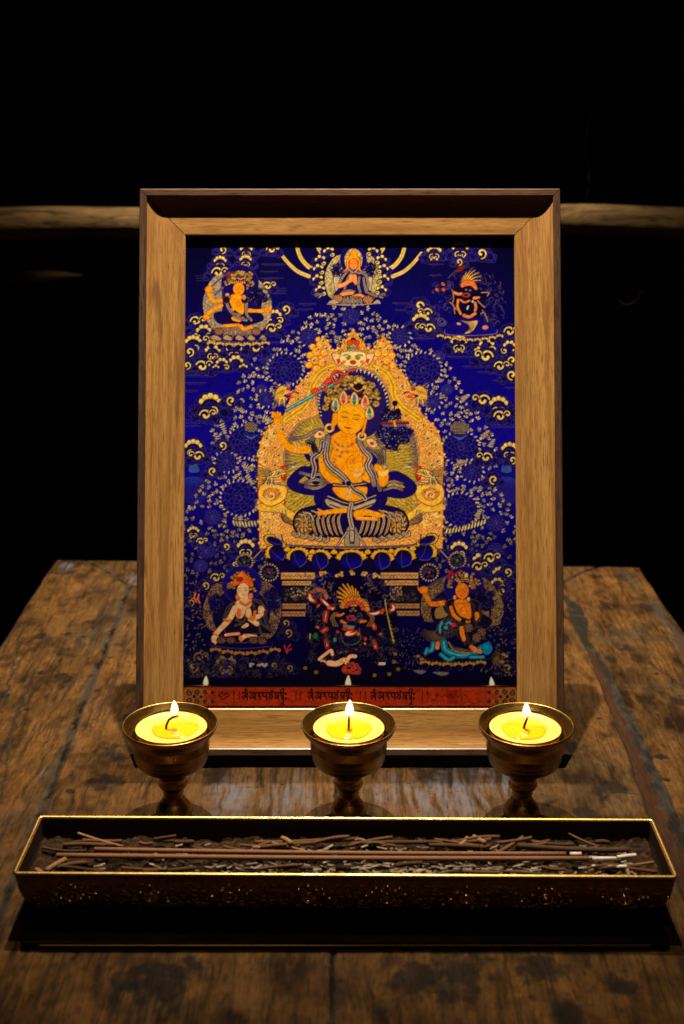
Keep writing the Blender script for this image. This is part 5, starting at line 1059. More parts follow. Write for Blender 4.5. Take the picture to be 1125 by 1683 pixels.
    F = np.stack([idx[:-1, :-1], idx[:-1, 1:], idx[1:, 1:], idx[1:, :-1]], -1).reshape(-1, 4)
    # skirt and underside
    ring = np.concatenate([idx[0, :], idx[1:, -1], idx[-1, -2::-1], idx[-2:0:-1, 0]])
    low = P[ring].copy(); low[:, 2] = -.032; nb = len(P); P = np.vstack([P, low]); n = len(ring)
    k = np.arange(n); k2 = (k+1) % n
    F = np.vstack([F, np.stack([ring[k], nb+k, nb+k2, ring[k2]], -1)])
    m = bpy.data.meshes.new("tabletop"); m.vertices.add(len(P)); m.vertices.foreach_set("co", P.astype(np.float32).ravel())
    fl = F.astype(np.int32).ravel(); nf = len(F)
    m.loops.add(nf*4+n); m.loops.foreach_set("vertex_index", np.concatenate([fl, (nb+k).astype(np.int32)]))
    m.polygons.add(nf+1); st = np.arange(nf+1, dtype=np.int32)*4; m.polygons.foreach_set("loop_start", st)
    m.update(calc_edges=True); m.validate()
    a = m.color_attributes.new("wood", 'FLOAT_COLOR', 'POINT')
    cc = np.concatenate([np.clip(c, 0, 1).reshape(-1, 3), np.tile(dark, (n, 1))]); cc = np.hstack([cc, np.ones((len(cc), 1))])
    a.data.foreach_set("color", cc.astype(np.float32).ravel())
    m.polygons.foreach_set("use_smooth", [True]*len(m.polygons))
    t = NT("worn_table_wood"); at = t.n('ShaderNodeVertexColor'); at.layer_name = "wood"
    v = t.coord('Object', (760, 70, 400)); g1 = t.noise(v, 1, 4, .65, .5); v2 = t.coord('Object', (200, 90, 260)); g2 = t.noise(v2, 1, 6, .7, 1.0)
    col = t.mixc(1.0, at.outputs[0], t.ramp(g1, [(.30, G3(.55)), (.48, G3(1)), (.75, G3(1.25))]), 'MULTIPLY')
    col = t.mixc(1.0, col, t.ramp(g2, [(.30, G3(.80)), (.5, G3(1)), (.75, G3(1.10))]), 'MULTIPLY')
    t.pr(col, t.ramp(g2, [(.3, G3(.75)), (.7, G3(.52))]), 0, .025)
    h = t.n('ShaderNodeMath', operation='ADD'); t.l(g1, h.inputs[0]); t.l(g2, h.inputs[1]); t.bump(h.outputs[0], .0003, .35)
    m.materials.append(t.m)
    return link(bpy.data.objects.new("tabletop", m), parent)
table = empty("table", (0, .74, -.76))
tag(table, "old worn wooden plank table with dark knots, cracks and a filled groove", "table")
_tt = make_tabletop(table); _tt.location = (0, -.74, .76)
_dw = NT("dark_table_wood"); _dw.pr(_dw.ramp(_dw.noise(_dw.coord('Object', (30, 30, 3)), 1, 4), [(.3, (.05, .025, .012)), (.7, (.12, .06, .025))]), .6)
for (a, b, c, d) in ((-.235, .240, -.335, -.315), (-.235, .240, .315, .335)): boxo("apron", (a, b, c, d, .64, .726), _dw.m, table)
for (a, b) in ((-.245, -.225), (.230, .250)): boxo("apron", (a, b, -.315, .315, .64, .726), _dw.m, table)
for sx in (-.235, .24):
    for sy in (-.325, .325): boxo("leg", (sx-.025, sx+.025, sy-.025, sy+.025, .001, .638), _dw.m, table, .003)

# ================================================================ wooden rail behind
def make_rail():
    r = empty("wooden_rail", (0, 1.36, -.76)); tag(r, "rough round wooden rail running across the dark behind the picture frame", "rail")
    t = NT("weathered_pole"); v = t.coord('Object', (22, 130, 130)); n1 = t.noise(v, 1, 8, .72, 1.6); n2 = t.noise(t.coord('Object', (3, 60, 60)), 1, 3, .6, 1.5)
    c = t.ramp(n1, [(.34, (.03, .018, .008)), (.47, (.14, .088, .038)), (.68, (.25, .165, .075))]); c = t.mixc(t.ramp(n2, [(.36, G3(.9)), (.43, G3(0))]), c, (.03, .02, .012))
    t.pr(c, .8, 0, .1); t.bump(n1, .004, .8)
    def pole(name, x0, x1, z, r0, r1, sd, yo=0, taper_end=False):
        n = 60; pts, rad = [], []
        for i in range(n+1):
            u = i/n; x = x0+(x1-x0)*u
            pts.append((x, yo+.004*math.sin(x*9+sd), z+.0022*math.sin(x*7.3+sd)+.0012*math.sin(x*23+sd*2)))
            rr = (r0+(r1-r0)*u)*(1+.05*math.sin(x*17+sd)+.03*math.sin(x*41+sd*3))
            if taper_end: rr *= min(1, (1-u)*9+.12)
            rad.append(rr)
        v, f = tube_geo(pts, rad, 24); return mesh_obj(name, v, f, t.m, r, True)
    pole("top_pole", -.70, .70, 1.0615, .0158, .0168, 1.0)
    pole("lower_branch", -.655, -.302, .990, .012, .0062, 4.0, .09, True)
    for x in (-.66, .66):
        v, f = tube_geo([(x, 0, 0), (x, 0, .5), (x, 0, 1.10)], [.022, .02, .018], 20); mesh_obj("post", v, f, t.m, r, True)
make_rail()
_tw = NT("dry_vine"); _tw.pr((.010, .007, .004), .9, 0, .1)
def make_vine():
    n = 70; p = []
    for i in range(n):                      # hangs from the rail and ends in a loose curl
        u = i/(n-1)
        if u < .35: q = u/.35; p.append((.305+.02*math.sin(q*3), 1.36, .285-.045*q))
        else:
            q = (u-.35)/.65; a = 1.9-q*6.2; rr = .024*(1-.55*q); p.append((.312+rr*math.cos(a)*.8, 1.36+.01*q, .228+rr*math.sin(a)))
    v, f = tube_geo(p, [.0011]*n, 8); o = mesh_obj("dried_vine", v, f, _tw.m, None, True)
    tag(o, "thin dry vine curling in the dark below the right end of the rail", "vine")
    p = [(.262+.003*math.sin(i*.6), 1.37, .318+.0085*i) for i in range(12)]
    v, f = tube_geo(p, [.0007*(1-i/14) for i in range(12)], 6); o = mesh_obj("dry_stalk", v, f, _tw.m, None, True)
    tag(o, "hair-thin dry stalk standing up above the rail right of the frame", "stalk")
make_vine()

# ================================================================ framed painting (leaning back 20 degrees)
LEAN = R_(20)
frame = empty("framed_painting", (.0053, .7200, .0078), (-LEAN, 0, 0))     # local: x across, z up the face, -y out of the face
tag(frame, "wooden picture frame leaning back behind the candles, holding a deep blue devotional painting", "framed picture")
FW, FH, MW = .2800, .3745, .0302
M_FW = m_framewood("oak_moulding"); M_FD = m_framewood("walnut_lip", dark=True)
prof = [(0, .0200), (0, .0006), (.0005, 0), (.0043, 0), (.0048, .0005), (.0049, .0012)]
for i in range(9):
    q = i/8; prof.append((.0049+.0125*q, .0012+.0027*(1-(1-q)**2.2)))
prof += [(.0240, .0041), (.0296, .0043), (.0302, .0048), (.0302, .0100), (.0302, .0135), (.012, .0200)]
def member(name, a0, a1, fixed, side):
    "side: 'b','t','l','r'; mitred strip of the moulding profile"
    v, uv, f = [], [], []; s_acc = 0; prev = None; N = 8
    for (s, dpt) in prof:
        if prev: s_acc += math.hypot(s-prev[0], dpt-prev[1])
        prev = (s, dpt)
        for k in range(N+1):
            u = k/N
            if side in 'bt':
                x = -FW/2+s+.00025+(FW-2*s-.0005)*u; z = s if side == 'b' else FH-s; al = x
            else:
                z = s+.00025+(FH-2*s-.0005)*u; x = -FW/2+s if side == 'l' else FW/2-s; al = z
            v.append((x, dpt, z)); uv.append((al+{'b': 1.3, 't': 2.1, 'l': 3.7, 'r': 5.2}[side], s_acc+{'b': .1, 't': .33, 'l': .52, 'r': .71}[side]))
    n = len(prof)
    for i in range(n):
        j = (i+1) % n
        for k in range(N):
            q = (i*(N+1)+k, i*(N+1)+k+1, j*(N+1)+k+1, j*(N+1)+k)
            f.append(q if side in 'bl' else q[::-1])
    o = mesh_obj(name, v, f, [M_FW, M_FD], frame, False, uv)
    for p in o.data.polygons:
        if p.index//N < 5 or p.index//N >= n-1: p.material_index = 1
    return o
member("bottom_rail", 0, 0, 0, 'b'); member("top_rail", 0, 0, 0, 't'); member("stile", 0, 0, 0, 'l'); member("stile", 0, 0, 0, 'r')
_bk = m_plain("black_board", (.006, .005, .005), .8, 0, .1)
boxo("back_board", (-.137, .137, .0205, .0235, .003, .3715), _bk, frame)
# easel strut behind and added black strip as shade under the lower lip
_v, _f = box_geo(-.025, .025, -.0015, .0015, -.245, 0); _es = mesh_obj("easel_strut", _v, _f, _bk, frame); _es.location = (0, .027, .235); _es.rotation_euler = (R_(32), 0, 0)
_v, _f = box_geo(-.1400, .1400, .0025, .0200, -.0062, -.0002); mesh_obj("shade_strip", _v, _f, _bk, frame)

def srgb(c):
    c = np.clip(c, 0, 255)/255.0
    return np.where(c <= .04045, c/12.92, ((c+.055)/1.055)**2.4)
def make_print():
    paint()
    a = CV.reshape(CH//SS, SS, CW//SS, SS, 3).mean((1, 3)); h, w = a.shape[:2]
    gx = PX0+.5+np.arange(w); gy = PY0+.5+np.arange(h)
    # raster chart -> metres on the sheet (the chart was drawn from a tilted view: projective)
    F_, P_, H_ = 2030., R_(17.4), .40; dn = .0066
    o = np.array([.7200, .0078])+dn*np.array([math.cos(LEAN), -math.sin(LEAN)]); up = np.array([math.sin(LEAN), math.cos(LEAN)])
    tn = np.tan(P_+np.arctan((gy-841.5)/F_))
    wv = ((H_-o[1])-tn*o[0])/(up[1]+tn*up[0])
    D = o[0]+wv*up[0]; Z = o[1]+wv*up[1]; dep = D*math.cos(P_)+(H_-Z)*math.sin(P_)
    U = (gx[None]-562.5)*dep[:, None]/F_-.0053
    V = np.stack([U, np.full_like(U, dn), np.broadcast_to(wv[:, None], U.shape)], -1).reshape(-1, 3)
    idx = np.arange(w*h).reshape(h, w); Fc = np.stack([idx[1:, :-1], idx[1:, 1:], idx[:-1, 1:], idx[:-1, :-1]], -1).reshape(-1, 4).astype(np.int32)
    m = bpy.data.meshes.new("painting"); m.vertices.add(len(V)); m.vertices.foreach_set("co", V.astype(np.float32).ravel())
    m.loops.add(Fc.size); m.loops.foreach_set("vertex_index", Fc.ravel()); m.polygons.add(len(Fc)); m.polygons.foreach_set("loop_start", np.arange(len(Fc), dtype=np.int32)*4)
    m.update(calc_edges=True)
    at = m.color_attributes.new("pigment", 'FLOAT_COLOR', 'POINT'); cc = np.concatenate([np.clip(srgb(a).reshape(-1, 3)*np.array([.95, .95, .78]), 0, .92), np.ones((w*h, 1))], 1)
    at.data.foreach_set("color", cc.astype(np.float32).ravel())
    t = NT("painted_print"); n = t.n('ShaderNodeVertexColor'); n.layer_name = "pigment"
    wv_ = t.noise(t.coord('Object', (1, 1, 1)), 2600, 2); col = t.mixc(1.0, n.outputs[0], t.ramp(wv_, [(.3, G3(.86)), (.7, G3(1.1))]), 'MULTIPLY')
    t.pr(col, .9, 0, .0, Coat_Weight=1.0, Coat_Roughness=.02, Coat_IOR=1.45); m.materials.append(t.m)
    link(bpy.data.objects.new("painting", m), frame)
make_print()
_t = NT("clear_glass"); _fr = _t.n('ShaderNodeFresnel'); _fr.inputs[0].default_value = 1.5; _tr = _t.n('ShaderNodeBsdfTransparent'); _gl = _t.n('ShaderNodeBsdfGlossy'); _gl.inputs['Roughness'].default_value = .015
_mx = _t.n('ShaderNodeMixShader'); _t.l(_fr.outputs[0], _mx.inputs[0]); _t.l(_tr.outputs[0], _mx.inputs[1]); _t.l(_gl.outputs[0], _mx.inputs[2]); _t.l(_mx.outputs[0], _t.out.inputs[0])
M_GLASS = _t.m

# ================================================================ incense box on its lid
BX, BY = .0015, .5747
M_BOX = m_brass("aged_brass", (.30, .125, .028), .36, .35, .0006, 260)
_p = next(n for n in M_BOX.node_tree.nodes if n.type == "BSDF_PRINCIPLED"); _p.inputs["Metallic"].default_value = .55
M_RIM = m_brass("rubbed_brass", (.80, .54, .17), .24, .40, .0002, 75)
M_INSHADE = m_plain("shaded_brass", (.020, .010, .005), .7, .3, .2)  # inner walls: shade of the box interior put into the dark colour
def ring(hx, hy, rc, z, n=5):
    p = []
    for cx, cy, a0 in ((hx-rc, hy-rc, 0), (-hx+rc, hy-rc, 90), (-hx+rc, -hy+rc, 180), (hx-rc, -hy+rc, 270)):
        for k in range(n+1): a = R_(a0+90*k/n); p.append((cx+rc*math.cos(a), cy+rc*math.sin(a), z))
    return p
def loft(rings):
    v = [p for r in rings for p in r]; n = len(rings[0]); f = []
    for i in range(len(rings)-1):
        for k in range(n): k2 = (k+1) % n; f.append((i*n+k, i*n+k2, (i+1)*n+k2, (i+1)*n+k))
    f.append(tuple(range(n))[::-1]); f.append(tuple((len(rings)-1)*n+k for k in range(n)))
    return v, f
def make_box():
    b = empty("incense_box", (BX, BY, .0043), (0, 0, -.010)); tag(b, "long ornate brass incense box with gold rims, open and filled with sticks and ash", "incense box")
    hx, hy = .1700, .0275
    out = [(.0125, 0), (.0105, .0008), (.0075, .0035), (.0035, .0095), (.0012, .018), (.0004, .026), (0, .0288)]
    inn = [(.0016, .0288), (.0022, .020), (.005, .010), (.010, .0042)]
    rr = [ring(hx-i, hy-i, .0022, z) for i, z in out]+[ring(hx-i, hy-i, .0012, z) for i, z in inn]
    v, f = loft(rr); o = mesh_obj("box_body", v, f, [M_BOX, M_INSHADE], b, False)
    for p in o.data.polygons:
        if p.index >= 7*len(rr[0]) and p.index != len(o.data.polygons)-2: p.material_index = 1
    rr = [ring(hx+.0001-i, hy+.0001-i, .0022-min(i, .0012), z) for i, z in ((-.0002, .0284), (-.0005, .0289), (-.0004, .0295), (.0002, .0299), (.0010, .0299), (.0015, .0295), (.0016, .0286))]
    n = len(rr[0]); v = [p for r in rr for p in r]; f = []
    for i in range(len(rr)):
        j = (i+1) % len(rr)
        for k in range(n): k2 = (k+1) % n; f.append((i*n+k, i*n+k2, j*n+k2, j*n+k))
    rim = mesh_obj("rim", v, f, M_RIM, b, True)
    rnd2 = random.Random(4)
    # embossed scroll ground: small raised coils over the whole front
    def ball(V, Fc, x, z, rx, rz, d, seg=8):
        yb = -hy+.0012+max(0, (.018-z))*.22
        n0 = len(V)
        for ringk, (q, hh) in enumerate(((1, 0), (.75, .6), (.35, .95))):
            for k in range(seg): a = 2*math.pi*k/seg; V.append((x+rx*q*math.cos(a), yb-d*hh, z+rz*q*math.sin(a)))
        V.append((x, yb-d, z))
        for r in range(2):
            for k in range(seg): k2 = (k+1) % seg; Fc.append((n0+r*seg+k, n0+r*seg+k2, n0+(r+1)*seg+k2, n0+(r+1)*seg+k))
        for k in range(seg): Fc.append((n0+2*seg+k, n0+2*seg+(k+1) % seg, n0+3*seg))
    V, Fc = [], []
    def ysurf(z): return -hy+.0008+max(0, (.020-z))*.16+max(0, .0085-z)*.5
    def coil(V, Fc, cx, cz, r, a0, tw, d, w):
        n = 11; pts, rad = [], []
        for k in range(n):
            q = k/(n-1); a = a0+d*tw*6.283*q; rr = r*(1-.72*q); z = cz+rr*math.sin(a); pts.append((cx+rr*math.cos(a), ysurf(z), z)); rad.append(w*(1-.4*q))
        v2, f2 = tube_geo(pts, rad, 6); n0 = len(V); V += [tuple(q) for q in v2]; Fc += [tuple(n0+i for i in ff) for ff in f2]
    for k in range(330):
        x = rnd2.uniform(-.161, .161); z = rnd2.uniform(.0078, .0262)
        coil(V, Fc, x, z, rnd2.uniform(.0012, .0032), rnd2.random()*6, rnd2.uniform(.6, 1.1), rnd2.choice((-1, 1)), rnd2.uniform(.00028, .0005))
    mesh_obj("embossed_scrollwork", V, Fc, M_BOX, b, True)
    for e in range(8):
        cx = -.141+.0408*e; V, Fc = [], []
        for q in range(1+e % 2):
            n = 24; rr = .0036-.0012*q; v2, f2 = tube_geo([(cx+rr*math.cos(6.283*k/n), ysurf(.0148)-.0002, .0148+rr*.8*math.sin(6.283*k/n)) for k in range(n+1)], .0005, 6, False); n0 = len(V); V += [tuple(w_) for w_ in v2]; Fc += [tuple(n0+i for i in ff) for ff in f2]
        ball(V, Fc, cx, .0148, .0016, .0013, .0009, 10)
        spots = {0: [(-.008, .016), (-.006, .0135), (.006, .016), (.0045, .0135), (0, .022), (.002, .021), (.012, .017)], 1: [(-.005, .018), (.004, .018), (.009, .012), (0, .022)], 2: [(0, .0225), (-.004, .0195), (.005, .0195), (.009, .0175), (-.009, .016), (.011, .0195)],
                 3: [(-.005, .0205), (.004, .020), (.007, .0205), (0, .0225), (.011, .0145), (.008, .0175)], 4: [(-.008, .019), (-.006, .0215), (0, .0225), (.006, .0215), (.009, .0175), (-.011, .0165), (.004, .0195), (-.003, .0195)],
                 5: [(-.012, .0105), (.0105, .0105), (0, .0225), (-.005, .019), (.006, .0185), (-.008, .0145)], 6: [(-.012, .0135), (.013, .0135), (-.004, .0215), (.003, .0215), (-.007, .0175), (.007, .0175)], 7: [(-.0115, .0165), (.009, .0165), (.0115, .0165), (0, .0215), (-.007, .0150), (.007, .0150), (.022, .0165)]}[e]
        for (dx, z) in spots: ball(V, Fc, cx+dx, z, .0014, .0011, .0016, 12)
        for k in range(7+e % 3): a = math.pi*(k/(6+e % 3)); coil(V, Fc, cx+.0082*math.cos(a), .0135+.0068*math.sin(a), .0013, a, .8, 1, .0003)
        for k in range(5): coil(V, Fc, cx-.006+.003*k, .0090, .0011, 0, .7, 1, .0003)
        mesh_obj("lucky_emblem", V, Fc, m_glint, b, True)
m_glint = m_brass("polished_relief", (.85, .56, .15), .13, .75, .00005, 700)
make_box()
lid = empty("box_lid", (.0015, .5640, 0)); tag(lid, "dark flat metal lid lying on the table beneath the incense box", "lid")
_t = NT("blackened_metal"); _t.pr(_t.ramp(_t.noise(_t.coord(), 40, 4), [(.3, (.0012, .001, .0008)), (.7, (.003, .0022, .0015))]), 1.0, 0, .0); M_LID = _t.m
v, f = loft([ring(.1655, .0318, .003, z) for z in (.0004, .0036)]+[ring(.1650, .0313, .003, .0040)]); mesh_obj("lid_plate", v, f, M_LID, lid)
v, f = box_geo(-.155, .155, -.0325, -.0319, .0024, .0031); mesh_obj("edge_highlight", v, f, m_plain("dull_highlight", (.05, .025, .01), .5, 1.0), lid)  # thin added strip standing in for the highlight along the front edge

# ---- ash, broken sticks, two long sticks
def ash_h(x, y): return .0178+.0022*(float(vnoise(np.array([x*170]), np.array([y*170]), 3)[0])-.5)+.0016*(float(vnoise(np.array([x*500]), np.array([y*500]), 5)[0])-.5)
def make_ash():
    nx, ny = 330, 50; X, Y = np.meshgrid(np.linspace(-.1665, .1665, nx), np.linspace(-.0225, .0235, ny))
    Z = .0222+.0030*(vnoise(X*170, Y*170, 3)-.5)+.0024*(vnoise(X*500, Y*600, 5)-.5)+.0012*vnoise(X*1500, Y*1500, 8)
    V = np.stack([X+BX, Y+BY, Z], -1).reshape(-1, 3); idx = np.arange(nx*ny).reshape(ny, nx)
    Fc = np.stack([idx[:-1, :-1], idx[:-1, 1:], idx[1:, 1:], idx[1:, :-1]], -1).reshape(-1, 4)
    t = NT("incense_ash"); n = t.noise(t.coord('Object', (1, 1.6, 1)), 260, 5, .7); t.pr(t.ramp(n, [(.3, (.004, .002, .001)), (.52, (.020, .010, .0045)), (.78, (.075, .042, .022))]), .95, 0, .1); t.bump(n, .001, .8)
    o = mesh_obj("ash_bed", V, [tuple(q) for q in Fc], t.m, None, True); tag(o, "brown incense ash and crumbs filling the brass box", "ash", None, "stuff")
    # flakes of pale ash
    r = random.Random(9); V, Fc = [], []
    for _ in range(520):
        x = r.gauss(.03, .07); x = max(-.13, min(.15, x)); y = r.uniform(-.0205, -.002) if r.random() < .8 else r.uniform(-.002, .012)
        L = r.uniform(.001, .0065); w = r.uniform(.0004, .0011); a = r.gauss(0, .35); z = r.uniform(.0238, .0262); n0 = len(V)
        c, s = math.cos(a), math.sin(a); tl = r.uniform(-.001, .001)
        for (u, q, dz) in ((-L/2, -w/2, 0), (L/2, -w/2, tl), (L/2, w/2, tl+.0003), (-L/2, w/2, .0003)):
            V.append((BX+x+u*c-q*s, BY+y+u*s+q*c, z+dz)); 
        for k in range(4): V.append((V[n0+k][0], V[n0+k][1], V[n0+k][2]+.0004))
        Fc += [(n0, n0+3, n0+2, n0+1), (n0+4, n0+5, n0+6, n0+7)]+[(n0+k, n0+(k+1) % 4, n0+4+(k+1) % 4, n0+4+k) for k in range(4)]
    t = NT("pale_ash"); n = t.noise(t.coord(), 180, 3); t.pr(t.ramp(n, [(.35, (.06, .045, .034)), (.65, (.26, .22, .18))]), .95, 0, .1)
    o = mesh_obj("ash_flakes", V, Fc, t.m); tag(o, "pale grey flakes of burnt incense among the sticks in the box", "ash flakes", None, "stuff")
make_ash()
def stick_mat(name, a, b):
    t = NT(name); n = t.noise(t.coord(), 900, 3, .7); t.pr(t.ramp(n, [(.3, a), (.7, b)]), .9, 0, .15); t.bump(n, .0003, .6); return t.m
M_ST = stick_mat("incense_stick", (.13, .062, .034), (.20, .10, .06)); M_TIP = stick_mat("burnt_ash_tip", (.42, .38, .34), (.62, .58, .52)); M_STB = [stick_mat("incense_brown", (.055, .026, .012), (.11, .055, .026)), stick_mat("incense_tan", (.13, .07, .03), (.22, .13, .06)), stick_mat("incense_dark", (.03, .016, .008), (.07, .036, .018))]
def stick(name, p0, p1, r, mat, sag=.0006, tip=None, label=None, group=None):
    P = [Vector(p0)+(Vector(p1)-Vector(p0))*k/10 for k in range(11)]
    P = [p-Vector((0, 0, sag*math.sin(math.pi*k/10))) for k, p in enumerate(P)]
    root = empty(name, P[0]) if tip else None
    loc = P[0] if tip else Vector((0, 0, 0))
    v, f = tube_geo([p-P[0] for p in P], r, 10)
    if tip:
        mesh_obj("stick_shaft", v, f, mat, root, True)
        d = (P[-1]-P[-2]).normalized(); e = P[-1]+d*.0022-P[0]
        v, f = tube_geo([e, e+d*tip], r*.85, 10); mesh_obj("ash_tip", v, f, M_TIP, root, True); o = root
    else:
        o = mesh_obj(name, v, f, mat, None, True); o.location = P[0]
    tag(o, label, "incense stick", group); return o
stick("incense_stick", (-.1330, .5790, .0285), (.1200, .5765, .0272), .00128, M_ST, .0008, .0060, "long brown incense stick lying rearmost of the two down the middle of the box")
stick("incense_stick", (-.1520, .5728, .0288), (.1310, .5712, .0278), .00138, M_ST, .0007, .0125, "long brown incense stick nearest the front rim of the box, pale ash tip")
_r = random.Random(21)
def stubs():
    spec = [(-.151, .566, .9, .013, 1, .0015), (-.143, .568, .35, .016, 0, .0012), (-.158, .560, -.9, .009, 1, .0013), (-.030, .588, -1.0, .010, 1, .0013), (.075, .590, -.9, .009, 1, .0013), (.066, .588, .9, .009, 1, .0011), (.125, .583, -.05, .06, 2, .0016), (.03, .589, .02, .05, 2, .0012), (-.03, .5895, .03, .035, 0, .0011), (.150, .562, 1.5, .008, 1, .0010), (.152, .574, 0, .010, 3, .0011), (.141, .5655, -.15, .018, 3, .0010)]
    for _ in range(64): spec.append((_r.uniform(-.155, .155), _r.uniform(.583, .593) if _r.random() < .62 else _r.uniform(.556, .568), _r.gauss(0, .24), _r.uniform(.007, .030), _r.choice((0, 2, 2, 0, 0, 1)), _r.uniform(.0007, .0013)))
    for i, (x, y, a, L, k, r) in enumerate(spec):
        z = .0246+r+_r.uniform(0, .0016); dx, dy = math.cos(a)*L/2, math.sin(a)*L/2
        y0, y1 = y-dy, y+dy
        lo, hi = .5500, .5985; y0 = min(max(y0, lo), hi); y1 = min(max(y1, lo), hi)
        x0, x1 = max(-.163, x-dx), min(.165, x+dx)
        mat = M_TIP if k == 3 else M_STB[k]
        names = {0: "fat tan incense stub leaning on the front left corner of the box", 1: "bent brown incense stub behind the fat tan one at the box's front left corner", 3: "short tan incense stub lying crosswise behind the long sticks, left of the box middle",
                 6: "thick dark incense piece lying behind the long sticks near the right end of the box", 10: "short white ash piece beyond the tips of the long sticks", 11: "curved grey ash piece in the front right corner of the box"}
        if i in names: lab, grp = names[i], None
        else: lab, grp = "small broken piece of brown incense lying on the ash in the box", "broken incense pieces in the box"
        stick("incense_stub", (x0, y0, z), (x1, y1, z+_r.uniform(-.001, .0022)), r, mat, _r.uniform(-.0012, .0012), None, lab, grp)
stubs()

# ================================================================ brass cups and candles
M_CUP = m_brass("cup_brass", (.33, .205, .06), .24, .6, .00025, 90)
CUPP = [(.0, .0004), (.0098, .0004), (.0107, .0010), (.0111, .0030), (.0106, .0058), (.0094, .0076), (.0078, .0090), (.0070, .0098), (.0068, .0106), (.0059, .0113), (.0057, .0126), (.0063, .0135), (.0057, .0146), (.0066, .0160), (.0080, .0166), (.0087, .0180),
        (.0081, .0196), (.0079, .0206), (.0082, .0216), (.0083, .0228), (.0079, .0242), (.0064, .0252), (.0056, .0262), (.0062, .0274), (.0068, .0281), (.0074, .0284), (.0090, .0292), (.0150, .0302), (.0188, .0318), (.0207, .0342), (.0215, .0374), (.0217, .0376), (.0217, .0382), (.0218, .0384), (.0220, .0412), (.0222, .0414), (.0222, .0420), (.0223, .0422),
        (.0226, .0466), (.0229, .0468), (.0229, .0476), (.0228, .0500), (.0229, .0530), (.0231, .0542), (.0240, .0550), (.0256, .0563), (.0269, .0580), (.0278, .0600), (.0281, .0610), (.0281, .0618), (.0278, .0621), (.0274, .0618), (.0264, .0598), (.0250, .0568), (.0238, .0543), (.0226, .0520), (.0216, .0480), (.0205, .0420), (.0180, .0370), (.0, .0360)]
def _lift(z):
    if z < .006 or z > .0450: return z
    if z < .018: return z+.004*(z-.006)/.012
    return z+.004 if z < .030 else z+.004*(1-(z-.030)/.015)
CUPP = [(r, _lift(z)) for r, z in CUPP]
def cup(x, y, rot, lab):
    c = empty("brass_cup", (x, y, 0), (0, 0, rot)); tag(c, lab, "candle cup", "three brass candle cups in a row")
    i = next(k for k, p in enumerate(CUPP) if p[1] > .0320)
    v, f = lathe(CUPP[:i]+[(.0, CUPP[i-1][1])], 56); mesh_obj("stem", v, f, M_CUP, c, True)
    v, f = lathe([(.0, .0318)]+CUPP[i-1:], 80); mesh_obj("bowl", v, f, M_CUP, c, True)
    return c
cups = [(-.1018, .6605, .3, "brass footed cup at the left, in front of the frame's lower left corner"), (.0040, .6605, 1.9, "brass footed cup in the middle, standing before the frame's red text band"), (.1088, .6600, 3.3, "brass footed cup at the right, in front of the frame's lower right corner")]
_t = NT("yellow_wax"); _t.pr(_t.ramp(_t.noise(_t.coord(), 110, 3), [(.35, (.66, .42, .06)), (.65, (.76, .53, .11))]), .38, 0, .35); _t.p.inputs['Subsurface Weight'].default_value = .8; _t.p.inputs['Subsurface Radius'].default_value = (1.0, .7, .15); _t.p.inputs['Subsurface Scale'].default_value = .006
_n = _t.noise(_t.coord(), 200, 3); _t.bump(_n, .0003, .2); M_WAX = _t.m
_t = NT("melted_wax"); _t.pr((.80, .33, .006), .05, 0, .6); _t.p.inputs['Subsurface Weight'].default_value = .5; _t.p.inputs['Subsurface Radius'].default_value = (1, .6, .1); _t.p.inputs['Subsurface Scale'].default_value = .004; M_POOL = _t.m
M_WICK = m_plain("charred_wick", (.02, .008, .004), .9)
_t = NT("candle_flame"); _e = _t.n('ShaderNodeEmission'); _c = _t.coord('Object'); _s = _t.n('ShaderNodeSeparateXYZ'); _t.l(_c, _s.inputs[0])
_mr = _t.n('ShaderNodeMapRange'); _mr.inputs[1].default_value = 0; _mr.inputs[2].default_value = .0115; _t.l(_s.outputs[2], _mr.inputs[0])
_t.l(_t.ramp(_mr.outputs[0], [(0, (1.0, .42, .10)), (.18, (1, .74, .38)), (.6, (1, .86, .56)), (.92, (1, .70, .30))]), _e.inputs[0])
_st = _t.n('ShaderNodeMapRange'); _st.inputs[1].default_value = 0; _st.inputs[2].default_value = .003; _st.inputs[3].default_value = 5; _st.inputs[4].default_value = 15; _t.l(_s.outputs[2], _st.inputs[0]); _t.l(_st.outputs[0], _e.inputs[1])
_t.l(_e.outputs[0], _t.out.inputs[0]); M_FLAME = _t.m
_t = NT("flame_envelope"); _e = _t.n('ShaderNodeEmission'); _c = _t.coord('Object'); _s = _t.n('ShaderNodeSeparateXYZ'); _t.l(_c, _s.inputs[0])
_mr = _t.n('ShaderNodeMapRange'); _mr.inputs[1].default_value = 0; _mr.inputs[2].default_value = .0115; _t.l(_s.outputs[2], _mr.inputs[0])
_t.l(_t.ramp(_mr.outputs[0], [(0, (1.0, .30, .05)), (.3, (1, .55, .16)), (1, (1, .66, .25))]), _e.inputs[0])
_st = _t.n('ShaderNodeMapRange'); _st.inputs[1].default_value = 0; _st.inputs[2].default_value = .005; _st.inputs[3].default_value = 60; _st.inputs[4].default_value = 520; _t.l(_s.outputs[2], _st.inputs[0]); _t.l(_st.outputs[0], _e.inputs[1])
_t.l(_e.outputs[0], _t.out.inputs[1]); M_HALO = _t.m
_t = NT("red_ember"); _e = _t.n('ShaderNodeEmission'); _e.inputs[0].default_value = (1, .10, .02, 1); _e.inputs[1].default_value = 1.5; _t.l(_e.outputs[0], _t.out.inputs[0]); M_EMBER = _t.m
